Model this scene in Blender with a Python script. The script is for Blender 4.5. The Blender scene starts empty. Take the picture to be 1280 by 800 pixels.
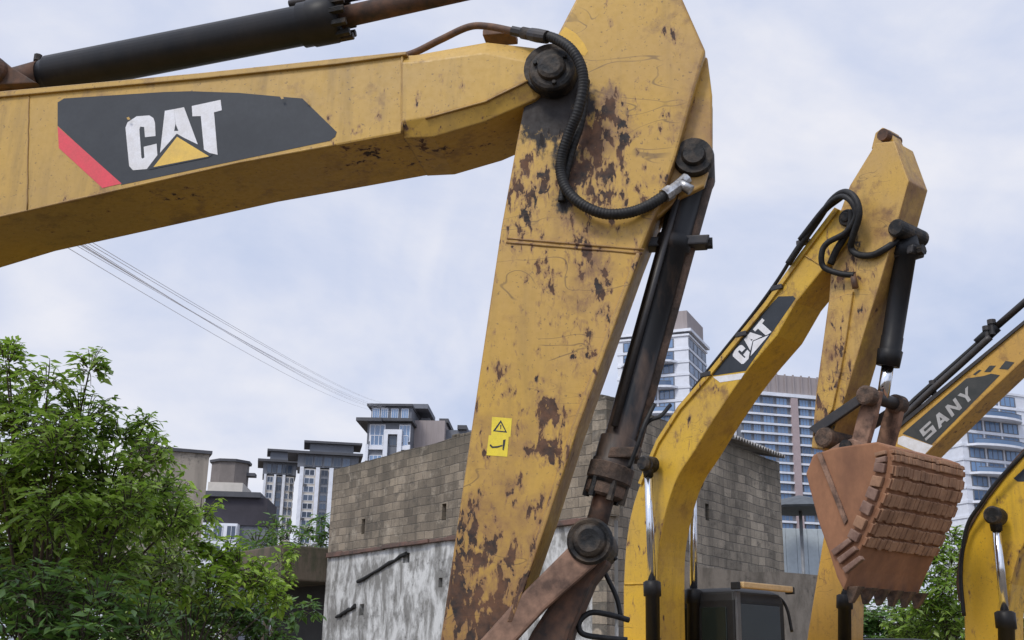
import bpy, bmesh, math, random
from mathutils import Vector, Matrix
R = math.radians
rnd = random.Random(7)
scene = bpy.context.scene
COL = scene.collection

# ------------------------------------------------------------------ camera
F_PX, PITCH, ROLL, EYE = 1400.0, math.atan(430/1400), R(1.3), 1.6
CP, SP, CR, SR = math.cos(PITCH), math.sin(PITCH), math.cos(ROLL), math.sin(ROLL)
cF = Vector((0, CP, SP)); r0 = Vector((1, 0, 0)); u0 = Vector((0, -SP, CP))
cR = r0*CR + u0*SR
cU = u0*CR - r0*SR
CAM = Vector((0, 0, EYE))
cam = bpy.data.objects.new('camera', bpy.data.cameras.new('camera'))
COL.objects.link(cam)
cam.data.sensor_width = 36; cam.data.lens = F_PX/1280*36
cam.data.clip_start = 0.1; cam.data.clip_end = 6000
M3 = Matrix((cR, cU, -cF)).transposed()
cam.matrix_world = Matrix.Translation(CAM) @ M3.to_4x4()
scene.camera = cam

def ray(px, py):
    return cF + cR*((px-640)/F_PX) + cU*((400-py)/F_PX)
def at(px, py, Y):
    "the point seen at a photo pixel, at the world distance Y"
    d = ray(px, py)
    return CAM + d*(Y/d.y)

class Frame:
    "a vertical working plane: the near side plate of a machine's arm"
    def __init__(s, px, py, Y, tilt):
        s.O = at(px, py, Y); t = R(tilt)
        s.u = Vector((math.cos(t), -math.sin(t), 0)); s.n = Vector((-math.sin(t), -math.cos(t), 0))
    def P(s, px, py, off=0.0):
        d = ray(px, py)
        return CAM + d*(((s.O + s.n*off - CAM).dot(s.n))/d.dot(s.n))
    def poly(s, pts, off=0.0):
        return [s.P(x, y, off) for x, y in pts]

# ------------------------------------------------------------------ node helpers
def new_mat(name):
    m = bpy.data.materials.new(name); m.use_nodes = True
    nt = m.node_tree; nt.nodes.clear()
    return m, nt
def nd(nt, t, ins=None, **props):
    n = nt.nodes.new(t)
    for k, v in props.items(): setattr(n, k, v)
    for k, v in (ins or {}).items():
        s = n.inputs[k]
        if isinstance(v, bpy.types.NodeSocket): nt.links.new(v, s)
        else: s.default_value = v
    return n
def c4(c): return (c[0], c[1], c[2], 1.0)
def mix(nt, f, a, b, blend='MIX'):
    n = nd(nt, 'ShaderNodeMix', {0: f, 6: a if isinstance(a, bpy.types.NodeSocket) else c4(a), 7: b if isinstance(b, bpy.types.NodeSocket) else c4(b)}, data_type='RGBA', blend_type=blend)
    return n.outputs[2]
def mth(nt, op, a, b=0.0, clamp=False):
    return nd(nt, 'ShaderNodeMath', {0: a, 1: b}, operation=op, use_clamp=clamp).outputs[0]
def mrange(nt, v, a, b, c=0.0, d=1.0):
    return nd(nt, 'ShaderNodeMapRange', {0: v, 1: a, 2: b, 3: c, 4: d}).outputs[0]
def noise(nt, vec, scale, detail=3.0, rough=0.5, dist=0.0):
    return nd(nt, 'ShaderNodeTexNoise', {'Vector': vec, 'Scale': scale, 'Detail': detail, 'Roughness': rough, 'Distortion': dist}).outputs['Fac']
def mapping(nt, vec, sc=(1, 1, 1), loc=(0, 0, 0), rot=(0, 0, 0)):
    return nd(nt, 'ShaderNodeMapping', {'Vector': vec, 'Scale': sc, 'Location': loc, 'Rotation': rot}).outputs[0]
def objco(nt): return nd(nt, 'ShaderNodeTexCoord').outputs['Object']
def finish(nt, col, rough, metal=0.0, bump=None, bstr=0.3, bdist=0.01, spec=0.5):
    b = nd(nt, 'ShaderNodeBsdfPrincipled', {'Base Color': col if isinstance(col, bpy.types.NodeSocket) else c4(col), 'Roughness': rough, 'Metallic': metal, 'Specular IOR Level': spec})
    if bump is not None:
        bn = nd(nt, 'ShaderNodeBump', {'Strength': bstr, 'Distance': bdist, 'Height': bump})
        nt.links.new(bn.outputs[0], b.inputs['Normal'])
    o = nd(nt, 'ShaderNodeOutputMaterial'); nt.links.new(b.outputs[0], o.inputs[0])
    return b
def region(nt, co, c, r, amt):
    d = nd(nt, 'ShaderNodeVectorMath', {0: co, 1: c}, operation='DISTANCE').outputs['Value']
    return mrange(nt, d, 0.0, r, amt, 0.0)

def paint(name, base, faded, chip=0.70, chip_scale=8.0, regions=(), grease=(), rust=(), edge=0.0, scratch=True, grime=0.35, rust_all=0.0, seed=0.0):
    m, nt = new_mat(name)
    co0 = objco(nt)
    co = mapping(nt, co0, loc=(seed, seed*.7, seed*.3))
    tone = noise(nt, co, 1.1, 4, .6)
    col = mix(nt, mrange(nt, tone, .35, .68), base, faded)
    fine = noise(nt, co, 35, 3, .6)
    col = mix(nt, mrange(nt, fine, .3, .75, 0, .28), col, tuple(x*.62 for x in base))
    # runs of dirt washed down the plate
    st = noise(nt, mapping(nt, co, (9, 9, .9)), 1.0, 4, .65)
    col = mix(nt, mrange(nt, st, .52, .80, 0, grime), col, (.10, .065, .030))
    speck = noise(nt, co, 60, 2, .6)
    col = mix(nt, mrange(nt, speck, .66, .70, 0, .6), col, (.08, .05, .03))
    # dusty rust film
    n2 = noise(nt, co, 3.2, 8, .68)
    ra = None
    for c, r, a in rust:
        q = region(nt, co0, c, r, a); ra = q if ra is None else mth(nt, 'MAXIMUM', ra, q)
    v = mth(nt, 'ADD', n2, rust_all)
    if ra is not None: v = mth(nt, 'ADD', v, ra)
    rustmask = mrange(nt, v, .58, .84, 0, .85)
    rcol = mix(nt, noise(nt, co, 12, 5, .7), (.10, .045, .018), (.30, .150, .06))
    col = mix(nt, rustmask, col, rcol)
    # chips down to primer and rust
    a1 = noise(nt, mapping(nt, co, (1, 1, .55)), chip_scale, 9, .66, .4)
    a2 = noise(nt, mapping(nt, co, (1, 1, .42)), chip_scale*3.1, 5, .6, .3)
    a1 = mth(nt, 'ADD', mth(nt, 'MULTIPLY', a1, 1.0), mth(nt, 'SUBTRACT', mth(nt, 'MULTIPLY', a2, 1.25), .625))
    chip += .09
    ch = None
    for c, r, a in regions:
        q = region(nt, co0, c, r, a); ch = q if ch is None else mth(nt, 'MAXIMUM', ch, q)
    v = a1 if ch is None else mth(nt, 'ADD', a1, ch)
    cmask = mrange(nt, v, chip, chip+.025)
    halo = mrange(nt, v, chip-.13, chip+.01, 0, .75)
    col = mix(nt, halo, col, (.22, .11, .045))
    ccol = mix(nt, mrange(nt, noise(nt, co, 7, 5, .7), .38, .62), (.014, .011, .010), (.12, .055, .026))
    col = mix(nt, cmask, col, ccol)
    if scratch:
        s = noise(nt, mapping(nt, co, (1.6, 1.6, 3.6)), 1.3, 2, .5, .8)
        s = mth(nt, 'ABSOLUTE', mth(nt, 'SUBTRACT', s, .5))
        ok = mrange(nt, noise(nt, co, 2.3, 2), .52, .58)
        sm = mth(nt, 'MULTIPLY', mrange(nt, s, .003, .009, .55, 0), ok)
        col = mix(nt, sm, col, (.06, .035, .02))
    if edge > 0:
        bv = nd(nt, 'ShaderNodeBevel', {'Radius': edge}, samples=4)
        ge = nd(nt, 'ShaderNodeNewGeometry')
        dt = nd(nt, 'ShaderNodeVectorMath', {0: bv.outputs[0], 1: ge.outputs['Normal']}, operation='DOT_PRODUCT').outputs['Value']
        e = mth(nt, 'ADD', mth(nt, 'SUBTRACT', 1.0, dt), mth(nt, 'MULTIPLY', mth(nt, 'SUBTRACT', n2, .5), .5))
        em = mrange(nt, e, .03, .13, 0, .85)
        col = mix(nt, em, col, (.13, .062, .03))
    rough = mth(nt, 'ADD', mrange(nt, fine, .3, .7, .38, .58), mth(nt, 'MULTIPLY', cmask, .3))
    g = None
    for c, r, a in grease:
        q = region(nt, co0, c, r, a); g = q if g is None else mth(nt, 'MAXIMUM', g, q)
    if g is not None:
        gn = noise(nt, mapping(nt, co, (1, 1, .6)), 13, 7, .68)
        gm = mrange(nt, mth(nt, 'ADD', g, gn), .80, .92)
        col = mix(nt, gm, col, mix(nt, noise(nt, co, 9, 3), (.010, .010, .011), (.05, .04, .035)))
        rough = mth(nt, 'ADD', rough, mth(nt, 'MULTIPLY', gm, .3))
    h = mth(nt, 'SUBTRACT', mth(nt, 'MULTIPLY', fine, .15), cmask)
    finish(nt, col, rough, 0, h, .35, .004)
    return m

def plain(name, base, rough=.6, metal=0.0, var=.35, scale=6.0, bump=.2, bdist=.004, second=None, lo=.35, hi=.7, seed=0.0, stretch=(1, 1, 1), spec=.5):
    m, nt = new_mat(name)
    co = mapping(nt, objco(nt), stretch, (seed, seed, seed))
    a = noise(nt, co, scale, 6, .62)
    b = second or tuple(x*(1-var) for x in base)
    col = mix(nt, mrange(nt, a, lo, hi), base, b)
    f = noise(nt, co, scale*9, 3, .6)
    col = mix(nt, mrange(nt, f, .35, .75, 0, .3), col, tuple(x*.5 for x in base))
    finish(nt, col, rough, metal, a if bump else None, bump, bdist, spec)
    return m

# ------------------------------------------------------------------ mesh builder
class MB:
    def __init__(s): s.bm = bmesh.new(); s.mats = []
    def mi(s, m):
        if m not in s.mats: s.mats.append(m)
        return s.mats.index(m)
    def face(s, pts, m, smooth=False):
        f = s.bm.faces.new([s.bm.verts.new(p) for p in pts]); f.material_index = s.mi(m); f.smooth = smooth
        return f
    def loft(s, loops, m, bevel=0.0, caps=True, seg=2, smooth=False):
        "closed loops of equal length, front to back"
        i = s.mi(m); vs = [[s.bm.verts.new(p) for p in L] for L in loops]; k = len(loops[0]); fs = []
        for a, b in zip(vs, vs[1:]):
            for j in range(k):
                f = s.bm.faces.new((a[j], a[(j+1) % k], b[(j+1) % k], b[j])); f.smooth = smooth; fs.append(f)
        if caps: fs += [s.bm.faces.new(vs[0]), s.bm.faces.new(vs[-1][::-1])]
        for f in fs: f.material_index = i
        if bevel:
            bmesh.ops.recalc_face_normals(s.bm, faces=fs)
            es = list({e for f in fs for e in f.edges if len(e.link_faces) == 2 and e.calc_face_angle(0) > .35})
            bmesh.ops.bevel(s.bm, geom=es, offset=bevel, segments=seg, affect='EDGES', profile=.6, clamp_overlap=True)
    def prism(s, pts, n, thick, m, bevel=0.0, seg=2):
        s.loft([pts, [p - n*thick for p in pts]], m, bevel, True, seg)
    def box(s, a, b, m, bevel=0.0):
        x0, y0, z0 = a; x1, y1, z1 = b
        L = [Vector((x0, y0, z0)), Vector((x1, y0, z0)), Vector((x1, y1, z0)), Vector((x0, y1, z0))]
        s.loft([L, [Vector((p.x, p.y, z1)) for p in L]], m, bevel)
    def obox(s, o, ax, ay, az, m, bevel=0.0):
        L = [o, o+ax, o+ax+ay, o+ay]
        s.loft([L, [p+az for p in L]], m, bevel)
    def tube(s, path, rad, m, seg=14, caps=True, smooth=True):
        i = s.mi(m); n = len(path); rings = []
        rad = rad if isinstance(rad, (list, tuple)) else [rad]*n
        def tang(k):
            for a, b in ((max(k-1, 0), min(k+1, n-1)), (0, n-1)):
                t = path[b]-path[a]
                if t.length > 1e-7: return t.normalized()
            return Vector((0, 0, 1))
        t = tang(0); x = t.orthogonal().normalized()
        for k in range(n):
            t = tang(k); x = (x - t*x.dot(t)); x = x.normalized() if x.length > 1e-6 else t.orthogonal().normalized()
            y = t.cross(x)
            rings.append([s.bm.verts.new(path[k] + (x*math.cos(2*math.pi*j/seg) + y*math.sin(2*math.pi*j/seg))*rad[k]) for j in range(seg)])
        for a, b in zip(rings, rings[1:]):
            for j in range(seg):
                f = s.bm.faces.new((a[j], a[(j+1) % seg], b[(j+1) % seg], b[j])); f.material_index = i; f.smooth = smooth
        if caps:
            for q in (rings[0][::-1], rings[-1]):
                f = s.bm.faces.new(q); f.material_index = i
    def turned(s, p, axis, prof, m, seg=28):
        "lathe: (distance along the axis, radius) pairs, hard steps"
        s.tube([p + axis*d for d, r in prof], [max(r, .0005) for d, r in prof], m, seg, True, False)
    def build(s, name, parent=None, local=False, loc=None, rotz=0.0):
        bmesh.ops.recalc_face_normals(s.bm, faces=s.bm.faces)
        me = bpy.data.meshes.new(name); s.bm.to_mesh(me); s.bm.free()
        for m in s.mats: me.materials.append(m)
        o = bpy.data.objects.new(name, me); COL.objects.link(o)
        if parent is not None:
            o.parent = parent
            if not local:
                w = WORLD[parent]
                me.transform(w.inverted()); WORLD[o] = w
            else: WORLD[o] = WORLD[parent]
        else:
            if loc is None: loc = Vector((0, 0, 0))
            w = Matrix.Translation(loc) @ Matrix.Rotation(rotz, 4, 'Z')
            if not local: me.transform(w.inverted())
            o.matrix_world = w; WORLD[o] = w
        return o
WORLD = {}
def thing(name, label, cat, loc, rotz=0.0, group=None):
    o = bpy.data.objects.new(name, None); COL.objects.link(o)
    o.location = loc; o.rotation_euler = (0, 0, rotz); o.empty_display_size = .2
    WORLD[o] = Matrix.Translation(loc) @ Matrix.Rotation(rotz, 4, 'Z')
    tag(o, label, cat, group); return o
def tag(o, label=None, cat=None, group=None, kind=None):
    if label: o['label'] = label
    if cat: o['category'] = cat
    if group: o['group'] = group
    if kind: o['kind'] = kind
    return o
def spline(pts, n=8):
    "Catmull-Rom through the points"
    P = [pts[0]*2-pts[1]] + list(pts) + [pts[-1]*2-pts[-2]]; out = []
    for i in range(1, len(P)-2):
        a, b, c, d = P[i-1:i+3]
        for k in range(n):
            t = k/n
            out.append(.5*((2*b) + (c-a)*t + (2*a-5*b+4*c-d)*t*t + (3*b-a-3*c+d)*t**3))
    out.append(pts[-1]); return out
def curve2(pts, n=5):
    "smooth 2D run through traced points"
    return [(p.x, p.y) for p in spline([Vector((x, y, 0)) for x, y in pts], n)]
def decal(name, parent, fr, off, layers, label=None):
    b = MB()
    for k, (pts, m) in enumerate(layers):
        b.face([p for p in fr.poly(pts, off + .0003*(k+1))], m)
    o = b.build(name, parent)
    if label: o['label'] = label
    return o
def rel(root, p): return tuple(WORLD[root].inverted() @ p)
# ------------------------------------------------------------------ light and sky
SUN_EL, SUN_AZ = R(50), math.atan2(-.60, -.80)
sdir = Vector((math.sin(SUN_AZ)*math.cos(SUN_EL), math.cos(SUN_AZ)*math.cos(SUN_EL), math.sin(SUN_EL)))
w = bpy.data.worlds.new('World'); scene.world = w; w.use_nodes = True
nt = w.node_tree; nt.nodes.clear()
tc = nd(nt, 'ShaderNodeTexCoord').outputs['Generated']
sky = nd(nt, 'ShaderNodeTexSky', sky_type='NISHITA', sun_disc=False, sun_elevation=SUN_EL, sun_rotation=SUN_AZ, air_density=1.0, dust_density=2.0)
cv = mapping(nt, tc, (1, 1, 1.5), (.3, .1, .55))
n1 = noise(nt, cv, 2.3, 5, .55, .5)
n2 = noise(nt, cv, 6.0, 6, .6, .3)
cm = mth(nt, 'ADD', mth(nt, 'MULTIPLY', n1, .72), mth(nt, 'MULTIPLY', n2, .28))
rp = nd(nt, 'ShaderNodeValToRGB', {0: cm})
e = rp.color_ramp.elements
e[0].position = .39; e[0].color = (5.5, 6.5, 8.9, 1)
e[1].position = .62; e[1].color = (9.3, 9.4, 10.2, 1)
k = rp.color_ramp.elements.new(.50); k.color = (7.2, 7.8, 9.6, 1)
col = mix(nt, .93, sky.outputs[0], rp.outputs[0])
dt = nd(nt, 'ShaderNodeVectorMath', {0: tc, 1: tuple(sdir)}, operation='DOT_PRODUCT').outputs['Value']
gl = mrange(nt, dt, .2, 1.0, 1.0, 1.9)
col = nd(nt, 'ShaderNodeVectorMath', {0: col, 'Scale': gl}, operation='SCALE').outputs[0]
bg = nd(nt, 'ShaderNodeBackground', {'Color': col, 'Strength': .094})
nt.links.new(bg.outputs[0], nd(nt, 'ShaderNodeOutputWorld').inputs[0])
sl = bpy.data.lights.new('sun', 'SUN'); sl.energy = 1.9; sl.angle = R(14); sl.color = (1, .95, .87)
so = bpy.data.objects.new('sun', sl); COL.objects.link(so)
so.rotation_euler = (-sdir).to_track_quat('-Z', 'Y').to_euler(); so.location = (0, 0, 40)
scene.view_settings.view_transform = 'Standard'; scene.view_settings.look = 'None'
scene.view_settings.exposure = 0.0; scene.view_settings.gamma = 1.0

# ------------------------------------------------------------------ working planes
FA = Frame(760, 150, 5.0, 11)
FB = Frame(1100, 300, 11.5, 50)
FC = Frame(1160, 560, 14.5, 38)
FD = Frame(1240, 650, 12.5, 42)

def ground(fr, px, off=0.0):
    p = fr.P(px, 700, off); return Vector((p.x, p.y, 0))

# ------------------------------------------------------------------ shared materials
STEEL = plain('worn_black_steel', (.022, .022, .024), .5, .2, second=(.05, .04, .034), scale=7, bump=.4)
BARREL = plain('black_cylinder_paint', (.008, .009, .011), .46, 0, second=(.022, .019, .017), scale=4, bump=.2, stretch=(1, 1, .4), spec=.2)
GREASE = plain('greasy_black_metal', (.009, .009, .009), .6, 0, second=(.085, .062, .042), scale=9, bump=1.0, bdist=.014, lo=.46, hi=.68, spec=.3)
RUSTY = plain('brown_rusty_steel', (.115, .055, .030), .8, 0, second=(.028, .020, .016), scale=8, bump=.6, lo=.40, hi=.62)
RUSTPIPE = plain('rusted_pipe', (.17, .085, .042), .7, 0, second=(.05, .03, .022), scale=18, bump=.3)
PINKRUST = plain('worn_primer_steel', (.27, .155, .10), .75, 0, second=(.075, .042, .028), scale=7, bump=.6, lo=.42, hi=.62)
WORNBAR = plain('worn_black_cylinder', (.010, .010, .011), .5, 0, second=(.085, .055, .038), scale=3.5, bump=.4, stretch=(1.6, 1.6, .5), lo=.50, hi=.66, spec=.3)
MUDDY = plain('mud_caked_steel', (.05, .034, .024), .85, 0, second=(.14, .085, .055), scale=10, bump=1.0, bdist=.02, lo=.42, hi=.62)
HOSE = plain('black_rubber_hose', (.008, .008, .009), .55, 0, second=(.026, .024, .021), scale=24, bump=.5, spec=.3)
CHROME = plain('chrome_rod', (.72, .73, .75), .16, 1.0, var=.15, scale=3, bump=0)
FITTING = plain('silver_hose_fitting', (.55, .55, .54), .35, .9, second=(.2, .18, .16), scale=40, bump=.3)
DECALBLK = plain('black_decal_film', (.014, .019, .026), .62, 0, second=(.026, .032, .040), scale=5, bump=0)
DECALWHT = plain('white_decal_film', (.74, .74, .76), .5, 0, second=(.62, .60, .58), scale=14, bump=0)
DECALRED = plain('red_decal_film', (.72, .05, .075), .5, 0, second=(.60, .06, .07), scale=9, bump=0)
DECALYEL = plain('yellow_decal_film', (.78, .50, .07), .5, 0, second=(.62, .40, .08), scale=12, bump=0)
DECALDRK = plain('faded_dark_decal', (.022, .026, .026), .6, 0, second=(.045, .046, .043), scale=9, bump=0)
DECALGRY = plain('worn_silver_decal', (.42, .42, .42), .55, 0, second=(.30, .29, .28), scale=12, bump=0)
BRIGHTYEL = plain('fresh_yellow_paint', (.72, .42, .02), .45, 0, second=(.60, .34, .02), scale=9, bump=0)
STICKER = plain('yellow_sticker', (.80, .62, .03), .5, 0, second=(.66, .50, .04), scale=20, bump=0)
CABBLK = plain('black_cab_paint', (.009, .009, .010), .5, 0, second=(.020, .019, .018), scale=4, bump=.1, spec=.3)
m, nt = new_mat('dark_cab_glass')
b = finish(nt, mix(nt, noise(nt, objco(nt), 3, 3), (.006, .010, .009), (.016, .022, .020)), .12, spec=.35)
CABGLASS = m

# glyphs drawn once on the front boom (photo crop units) and reused through an affine map
CATG = [
 [[(175,685),(143,650),(112,330),(130,285),(205,236),(310,228),(345,250),(358,290),(363,400),(275,410),(268,325),(235,322),(228,345),(245,580),(256,590),(270,578),(264,490),(372,464),(378,560),(290,675)]],
 [[(440,190),(518,176),(528,300),(518,358),(536,384),(400,540)], [(518,176),(600,160),(715,470),(552,392),(554,357),(530,300)], [(518,358),(554,357),(552,392),(536,384)]],
 [[(665,150),(905,98),(915,185),(850,203),(880,557),(768,530),(740,234),(670,236)]],
]
CATY = [(542,406),(808,569),(345,659)]
CATB = [(540,380),(838,556),(800,580),(300,682)]
def glyph_A(q): return (140+q[0]/6.667, 110+q[1]/6.667)
def glyph_B(q):
    # solve q = (150,690) + a*(730,-130) + b*(-30,-450)
    x, y = q[0]-150, q[1]-690; det = 730*-450 - (-30)*(-130)
    a = (x*-450 - (-30)*y)/det; c = (730*y - (-130)*x)/det
    return (928.5+a*36-c*14.5, 456-a*41-c*14)

def pin(name, parent, fr, px, py, off, r, depth, m, bolt=True):
    p = fr.P(px, py, off); b = MB()
    b.turned(p, fr.n, [(-depth, r), (0, r), (.012, r*.93), (.018, r*.80), (.018, r*.62), (.040, r*.56), (.048, r*.40), (.048, .002)], m, 30)
    o = b.build(name, parent)
    if bolt:
        k = MB(); t = fr.u*1.0
        for a in (40, 160, 280):
            q = p + fr.n*.018 + (fr.u*math.cos(R(a)) + Vector((0, 0, 1))*math.sin(R(a)))*r*.74
            k.turned(q, fr.n, [(-.004, r*.10), (.016, r*.10), (.018, r*.08), (.018, .001)], m, 6)
        k.build('bolt', o)
    return o
def hose(name, parent, fr, pts, r, m, n=8, wrap=False):
    b = MB(); P = spline([fr.P(*p) for p in pts], 22 if wrap else n)
    b.tube(P, [r*(1.0 if k % 3 else .90) for k in range(len(P))] if wrap else r, m, 12); return b.build(name, parent)
def rod(name, parent, p0, p1, r, m, seg=18):
    b = MB(); b.tube([p0, p1], r, m, seg); return b.build(name, parent)
def weld(name, parent, fr, pts, r, m, off=0.0):
    b = MB(); P = [fr.P(x, y, off) for x, y in pts]; out = []
    for a, c in zip(P, P[1:]):
        k = max(2, int((c-a).length/.05))
        out += [a.lerp(c, i/k) + fr.u*rnd.uniform(-.002, .002) for i in range(k)]
    out.append(P[-1]); b.tube(out, [r*rnd.uniform(.8, 1.2) for _ in out], m, 8); return b.build(name, parent)

# the out-of-picture half of a machine: house, counterweight and tracks on the ground
def undercarriage(root, fr, c, m_paint, w=2.6, length=3.9):
    u, n = fr.u, fr.n; z = Vector((0, 0, 1))
    b = MB(); b.obox(c - u*2.7 - n*w*.5 + z*1.0, u*3.6, n*w, z*.62, m_paint, .06); b.build('house_deck', root)
    b = MB(); b.obox(c - u*3.3 - n*w*.5 + z*1.05, u*.9, n*w, z*.75, m_paint, .15); b.build('counterweight', root)
    b = MB(); b.turned(c + z*.72 - u*.6, z, [(0, .6), (.28, .6), (.28, .001)], STEEL, 30); b.build('slew_ring', root)
    for s in (-1, 1):
        b = MB(); prof = []
        for k in range(24):
            a = 2*math.pi*k/24
            prof.append(Vector((math.copysign(length*.5-.42, math.cos(a)) + .42*math.cos(a), 0, .42+.42*math.sin(a))))
        L = [c - u*.6 + u*p.x + z*p.z + n*(s*(w*.5-.02)) for p in prof]
        b.prism(L, n*s, .56, STEEL, .02)
        b.build('track', root)

# ================================================================== A: the big boom and stick in front
gA = ground(FA, 300, -.25)
exA = thing('excavator', 'huge weathered yellow excavator arm with chipped paint and black grease, nearest the camera', 'excavator', gA, 0)
pa = lambda x, y, off=0: rel(exA, FA.P(x, y, off))
Y_BASE, Y_FADE = (.53, .315, .045), (.42, .262, .070)
PB = paint('boom_yellow', Y_BASE, Y_FADE, chip=.80, regions=[(pa(460, 197, -.1), .40, .34), (pa(530, 187, -.1), .35, .34), (pa(600, 180, -.2), .35, .26), (pa(230, 255, -.15), .6, .20), (pa(80, 285, -.15), .5, .16), (pa(120, 110), .12, .2), (pa(560, 110), .2, .16)],
           rust=[(pa(420, 225, -.25), .6, .10), (pa(150, 290, -.25), .6, .05)], edge=.016, scratch=False, grime=.42)
PS = paint('stick_yellow', (.53, .310, .034), (.45, .270, .070), chip=.70, chip_scale=9,
           regions=[(pa(742, 165), .36, .40), (pa(760, 140), .22, .30), (pa(722, 225), .45, .37), (pa(655, 245), .42, .33), (pa(790, 190), .3, .19), (pa(745, 320), .5, .19), (pa(735, 405), .4, .19), (pa(622, 455), .12, .24),
                    (pa(683, 560), .20, .32), (pa(683, 630), .13, .28), (pa(690, 530), .3, .24), (pa(640, 690), .85, .21), (pa(600, 690), .3, .33), (pa(615, 800), .6, .46), (pa(578, 740), .38, .44), (pa(655, 740), .22, .30), (pa(700, 480), .9, .10), (pa(842, 45), .08, .24), (pa(805, 170), .1, .16)],
           grease=[(pa(685, 130), .36, .85), (pa(702, 195), .22, .52), (pa(706, 250), .16, .48)],  # largest patch holds black grease plus shade painted in below the nose
           rust=[(pa(660, 550), .6, .22), (pa(620, 720), 1.0, .28), (pa(600, 800), .8, .34), (pa(740, 175), .35, .26), (pa(700, 330), 1.2, .12), (pa(880, 110, -.2), .3, .30), (pa(885, 150, -.2), .35, .36), (pa(870, 220, -.2), .4, .40), (pa(722, 560, -.3), .30, .30), (pa(690, 650, -.3), .30, .33), (pa(745, 460, -.3), .28, .28)],
           edge=.022, grime=.30, seed=3.1)

PSR = paint('stick_rusty_edge', (.53, .310, .034), (.42, .245, .070), chip=.66, chip_scale=7, rust_all=.20, scratch=False, grime=.5, seed=6.6)
def rusty_sides(o, fr, m, lo=.45, sign=0, axis=None):
    "the narrow faces that look along the arm are rustier than its plates"
    o.data.materials.append(m); k = len(o.data.materials)-1; a = axis or fr.u
    for f in o.data.polygons:
        d = f.normal.dot(a)
        if (abs(d) if sign == 0 else d*sign) > lo: f.material_index = k
BO, BT = .05, .52         # boom near face stands 5 cm proud of the stick plate
b = MB()
face = [(505,66),(505,166),(420,182),(300,204),(150,238),(0,272),(-150,318),(-250,400),(-330,690),(-430,690),(-330,250),(-200,152),(0,120),(250,97),(420,79)]
b.prism(FA.poly(face, BO), FA.n, BT, PB, .012)
boom = b.build('boom', exA)
# cast nose with chamfered upper and lower facets
b = MB()
inner = [(503,80),(525,79),(607,68),(660,79),(668,90),(660,101),(607,127),(532,148),(503,153)]
outer = [(503,66),(517,65),(607,49),(676,57),(700,90),(668,121),(604,149),(540,168),(503,170)]
sh = lambda L, o_: [p + FA.n*o_ for p in FA.poly(L, BO)]
b.loft([sh(inner, .012), sh(outer, -.03), sh(outer, -BT+.03), sh(inner, -BT-.012)], PB, .006)
nose = b.build('nose', boom)
b = MB(); b.prism(FA.poly([(-300,190),(-200,146),(0,114),(250,91),(420,73),(508,64),(508,68),(420,80),(250,98),(0,121),(-200,153),(-300,200)], BO+.016), FA.n, BT+.032, PB, .004); b.build('top_plate', boom)
weld('weld', boom, FA, [(503,68),(503,165)], .008, PB, BO+.003)
weld('weld', boom, FA, [(36,120),(34,262)], .004, PB, BO+.002)
weld('weld', nose, FA, [(532,148),(607,127),(660,101)], .006, PB, BO+.014)
b = MB(); b.obox(FA.P(603,44,-.1), FA.u*.17, -FA.n*.12, Vector((0,0,.035)), RUSTPIPE, .006); b.build('pipe_clamp', boom)
Lk = [([(72,157),(72,128),(80,123),(204,115),(238,114),(298,116),(353,121),(378,123),(421,165),(419,171),(412,176),(152,231)], DECALBLK),
      ([(72,158),(152,229.5),(128,235),(73.5,185)], DECALRED)]
for g in CATG:
    for part_ in g: Lk.append(([glyph_A(q) for q in part_], DECALWHT))
Lk += [([glyph_A(q) for q in CATB], DECALBLK), ([glyph_A(q) for q in CATY], DECALYEL)]
decal('decal', boom, FA, BO+.001, Lk)
# scuffs on the decal's end, small chips where film is torn
b = MB()
for (x, y) in ((352,122),(383,124),(160,148)):
    b.face([FA.P(x+dx, y+dy, BO+.022) for dx, dy in ((-2,-1),(1,-2),(3,1),(0,2))], PB)
b.build('torn_film', boom)

for pts in ([(420,181),(300,203),(150,237),(0,271),(-150,317)], ): weld('weld', boom, FA, pts, .007, PB, BO-.004)
# stick
ST = .29
b = MB()
stick_px = [(645,180),(655,130),(670,92),(694,48),(720,-2),(762,-82),(820,-78),(853,-2),(882,63),(845,195),(830,240),(799,318),(722,532),(684,650),(640,776),(612,880),(590,965),(522,965),(538,880),(550,800),(572,650),(597,480),(626,285)]
b.prism(FA.poly(stick_px, 0), FA.n, ST, PS, .014)
stick = b.build('stick', exA); rusty_sides(stick, FA, PSR)
for o_ in (-.07, -.20):
    b = MB(); b.prism([p + FA.n*o_ for p in FA.poly([(830,60),(884,62),(890,110),(890,190),(880,225),(850,240),(815,270),(800,200)], 0)], FA.n, .04, PSR, .01); b.build('cylinder_bracket', stick)
for pts in ([(634,298),(805,312)], [(633,303),(803,317)]): weld('weld', stick, FA, pts, .0065, PS)
# raised edge strip along the plate's rear edge
b = MB(); b.prism(FA.poly([(801,316),(722,536),(684,652),(640,778),(633,778),(677,650),(714,533),(795,316)], .018), FA.n, .03, PS, .006); b.build('edge_strip', stick)
decal('paint_patch', stick, FA, .001, [([(698,44),(706,33),(720,42),(730,54),(735,64),(731,70),(722,66),(712,54)], BRIGHTYEL)], 'patch of fresh brighter yellow paint')
decal('warning_sticker', stick, FA, .001, [([(615,521),(640,523),(638,546),(636,546),(634,571),(608,569),(611,544),(614,544)], STICKER),
    ([(626,525),(634,541),(616,539)], DECALBLK), ([(626,528.5),(631.5,539),(619.5,538)], STICKER), ([(625.2,531),(626.8,531),(626.3,536.5),(625.4,536.5)], DECALBLK),
    ([(629,550),(632,549),(631,556),(629.5,563),(628,562),(628.5,556)], DECALBLK), ([(613,555),(616,558),(622,557.5),(628,556),(628,557.5),(622,559.5),(615,560),(612,557)], DECALBLK)])
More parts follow.
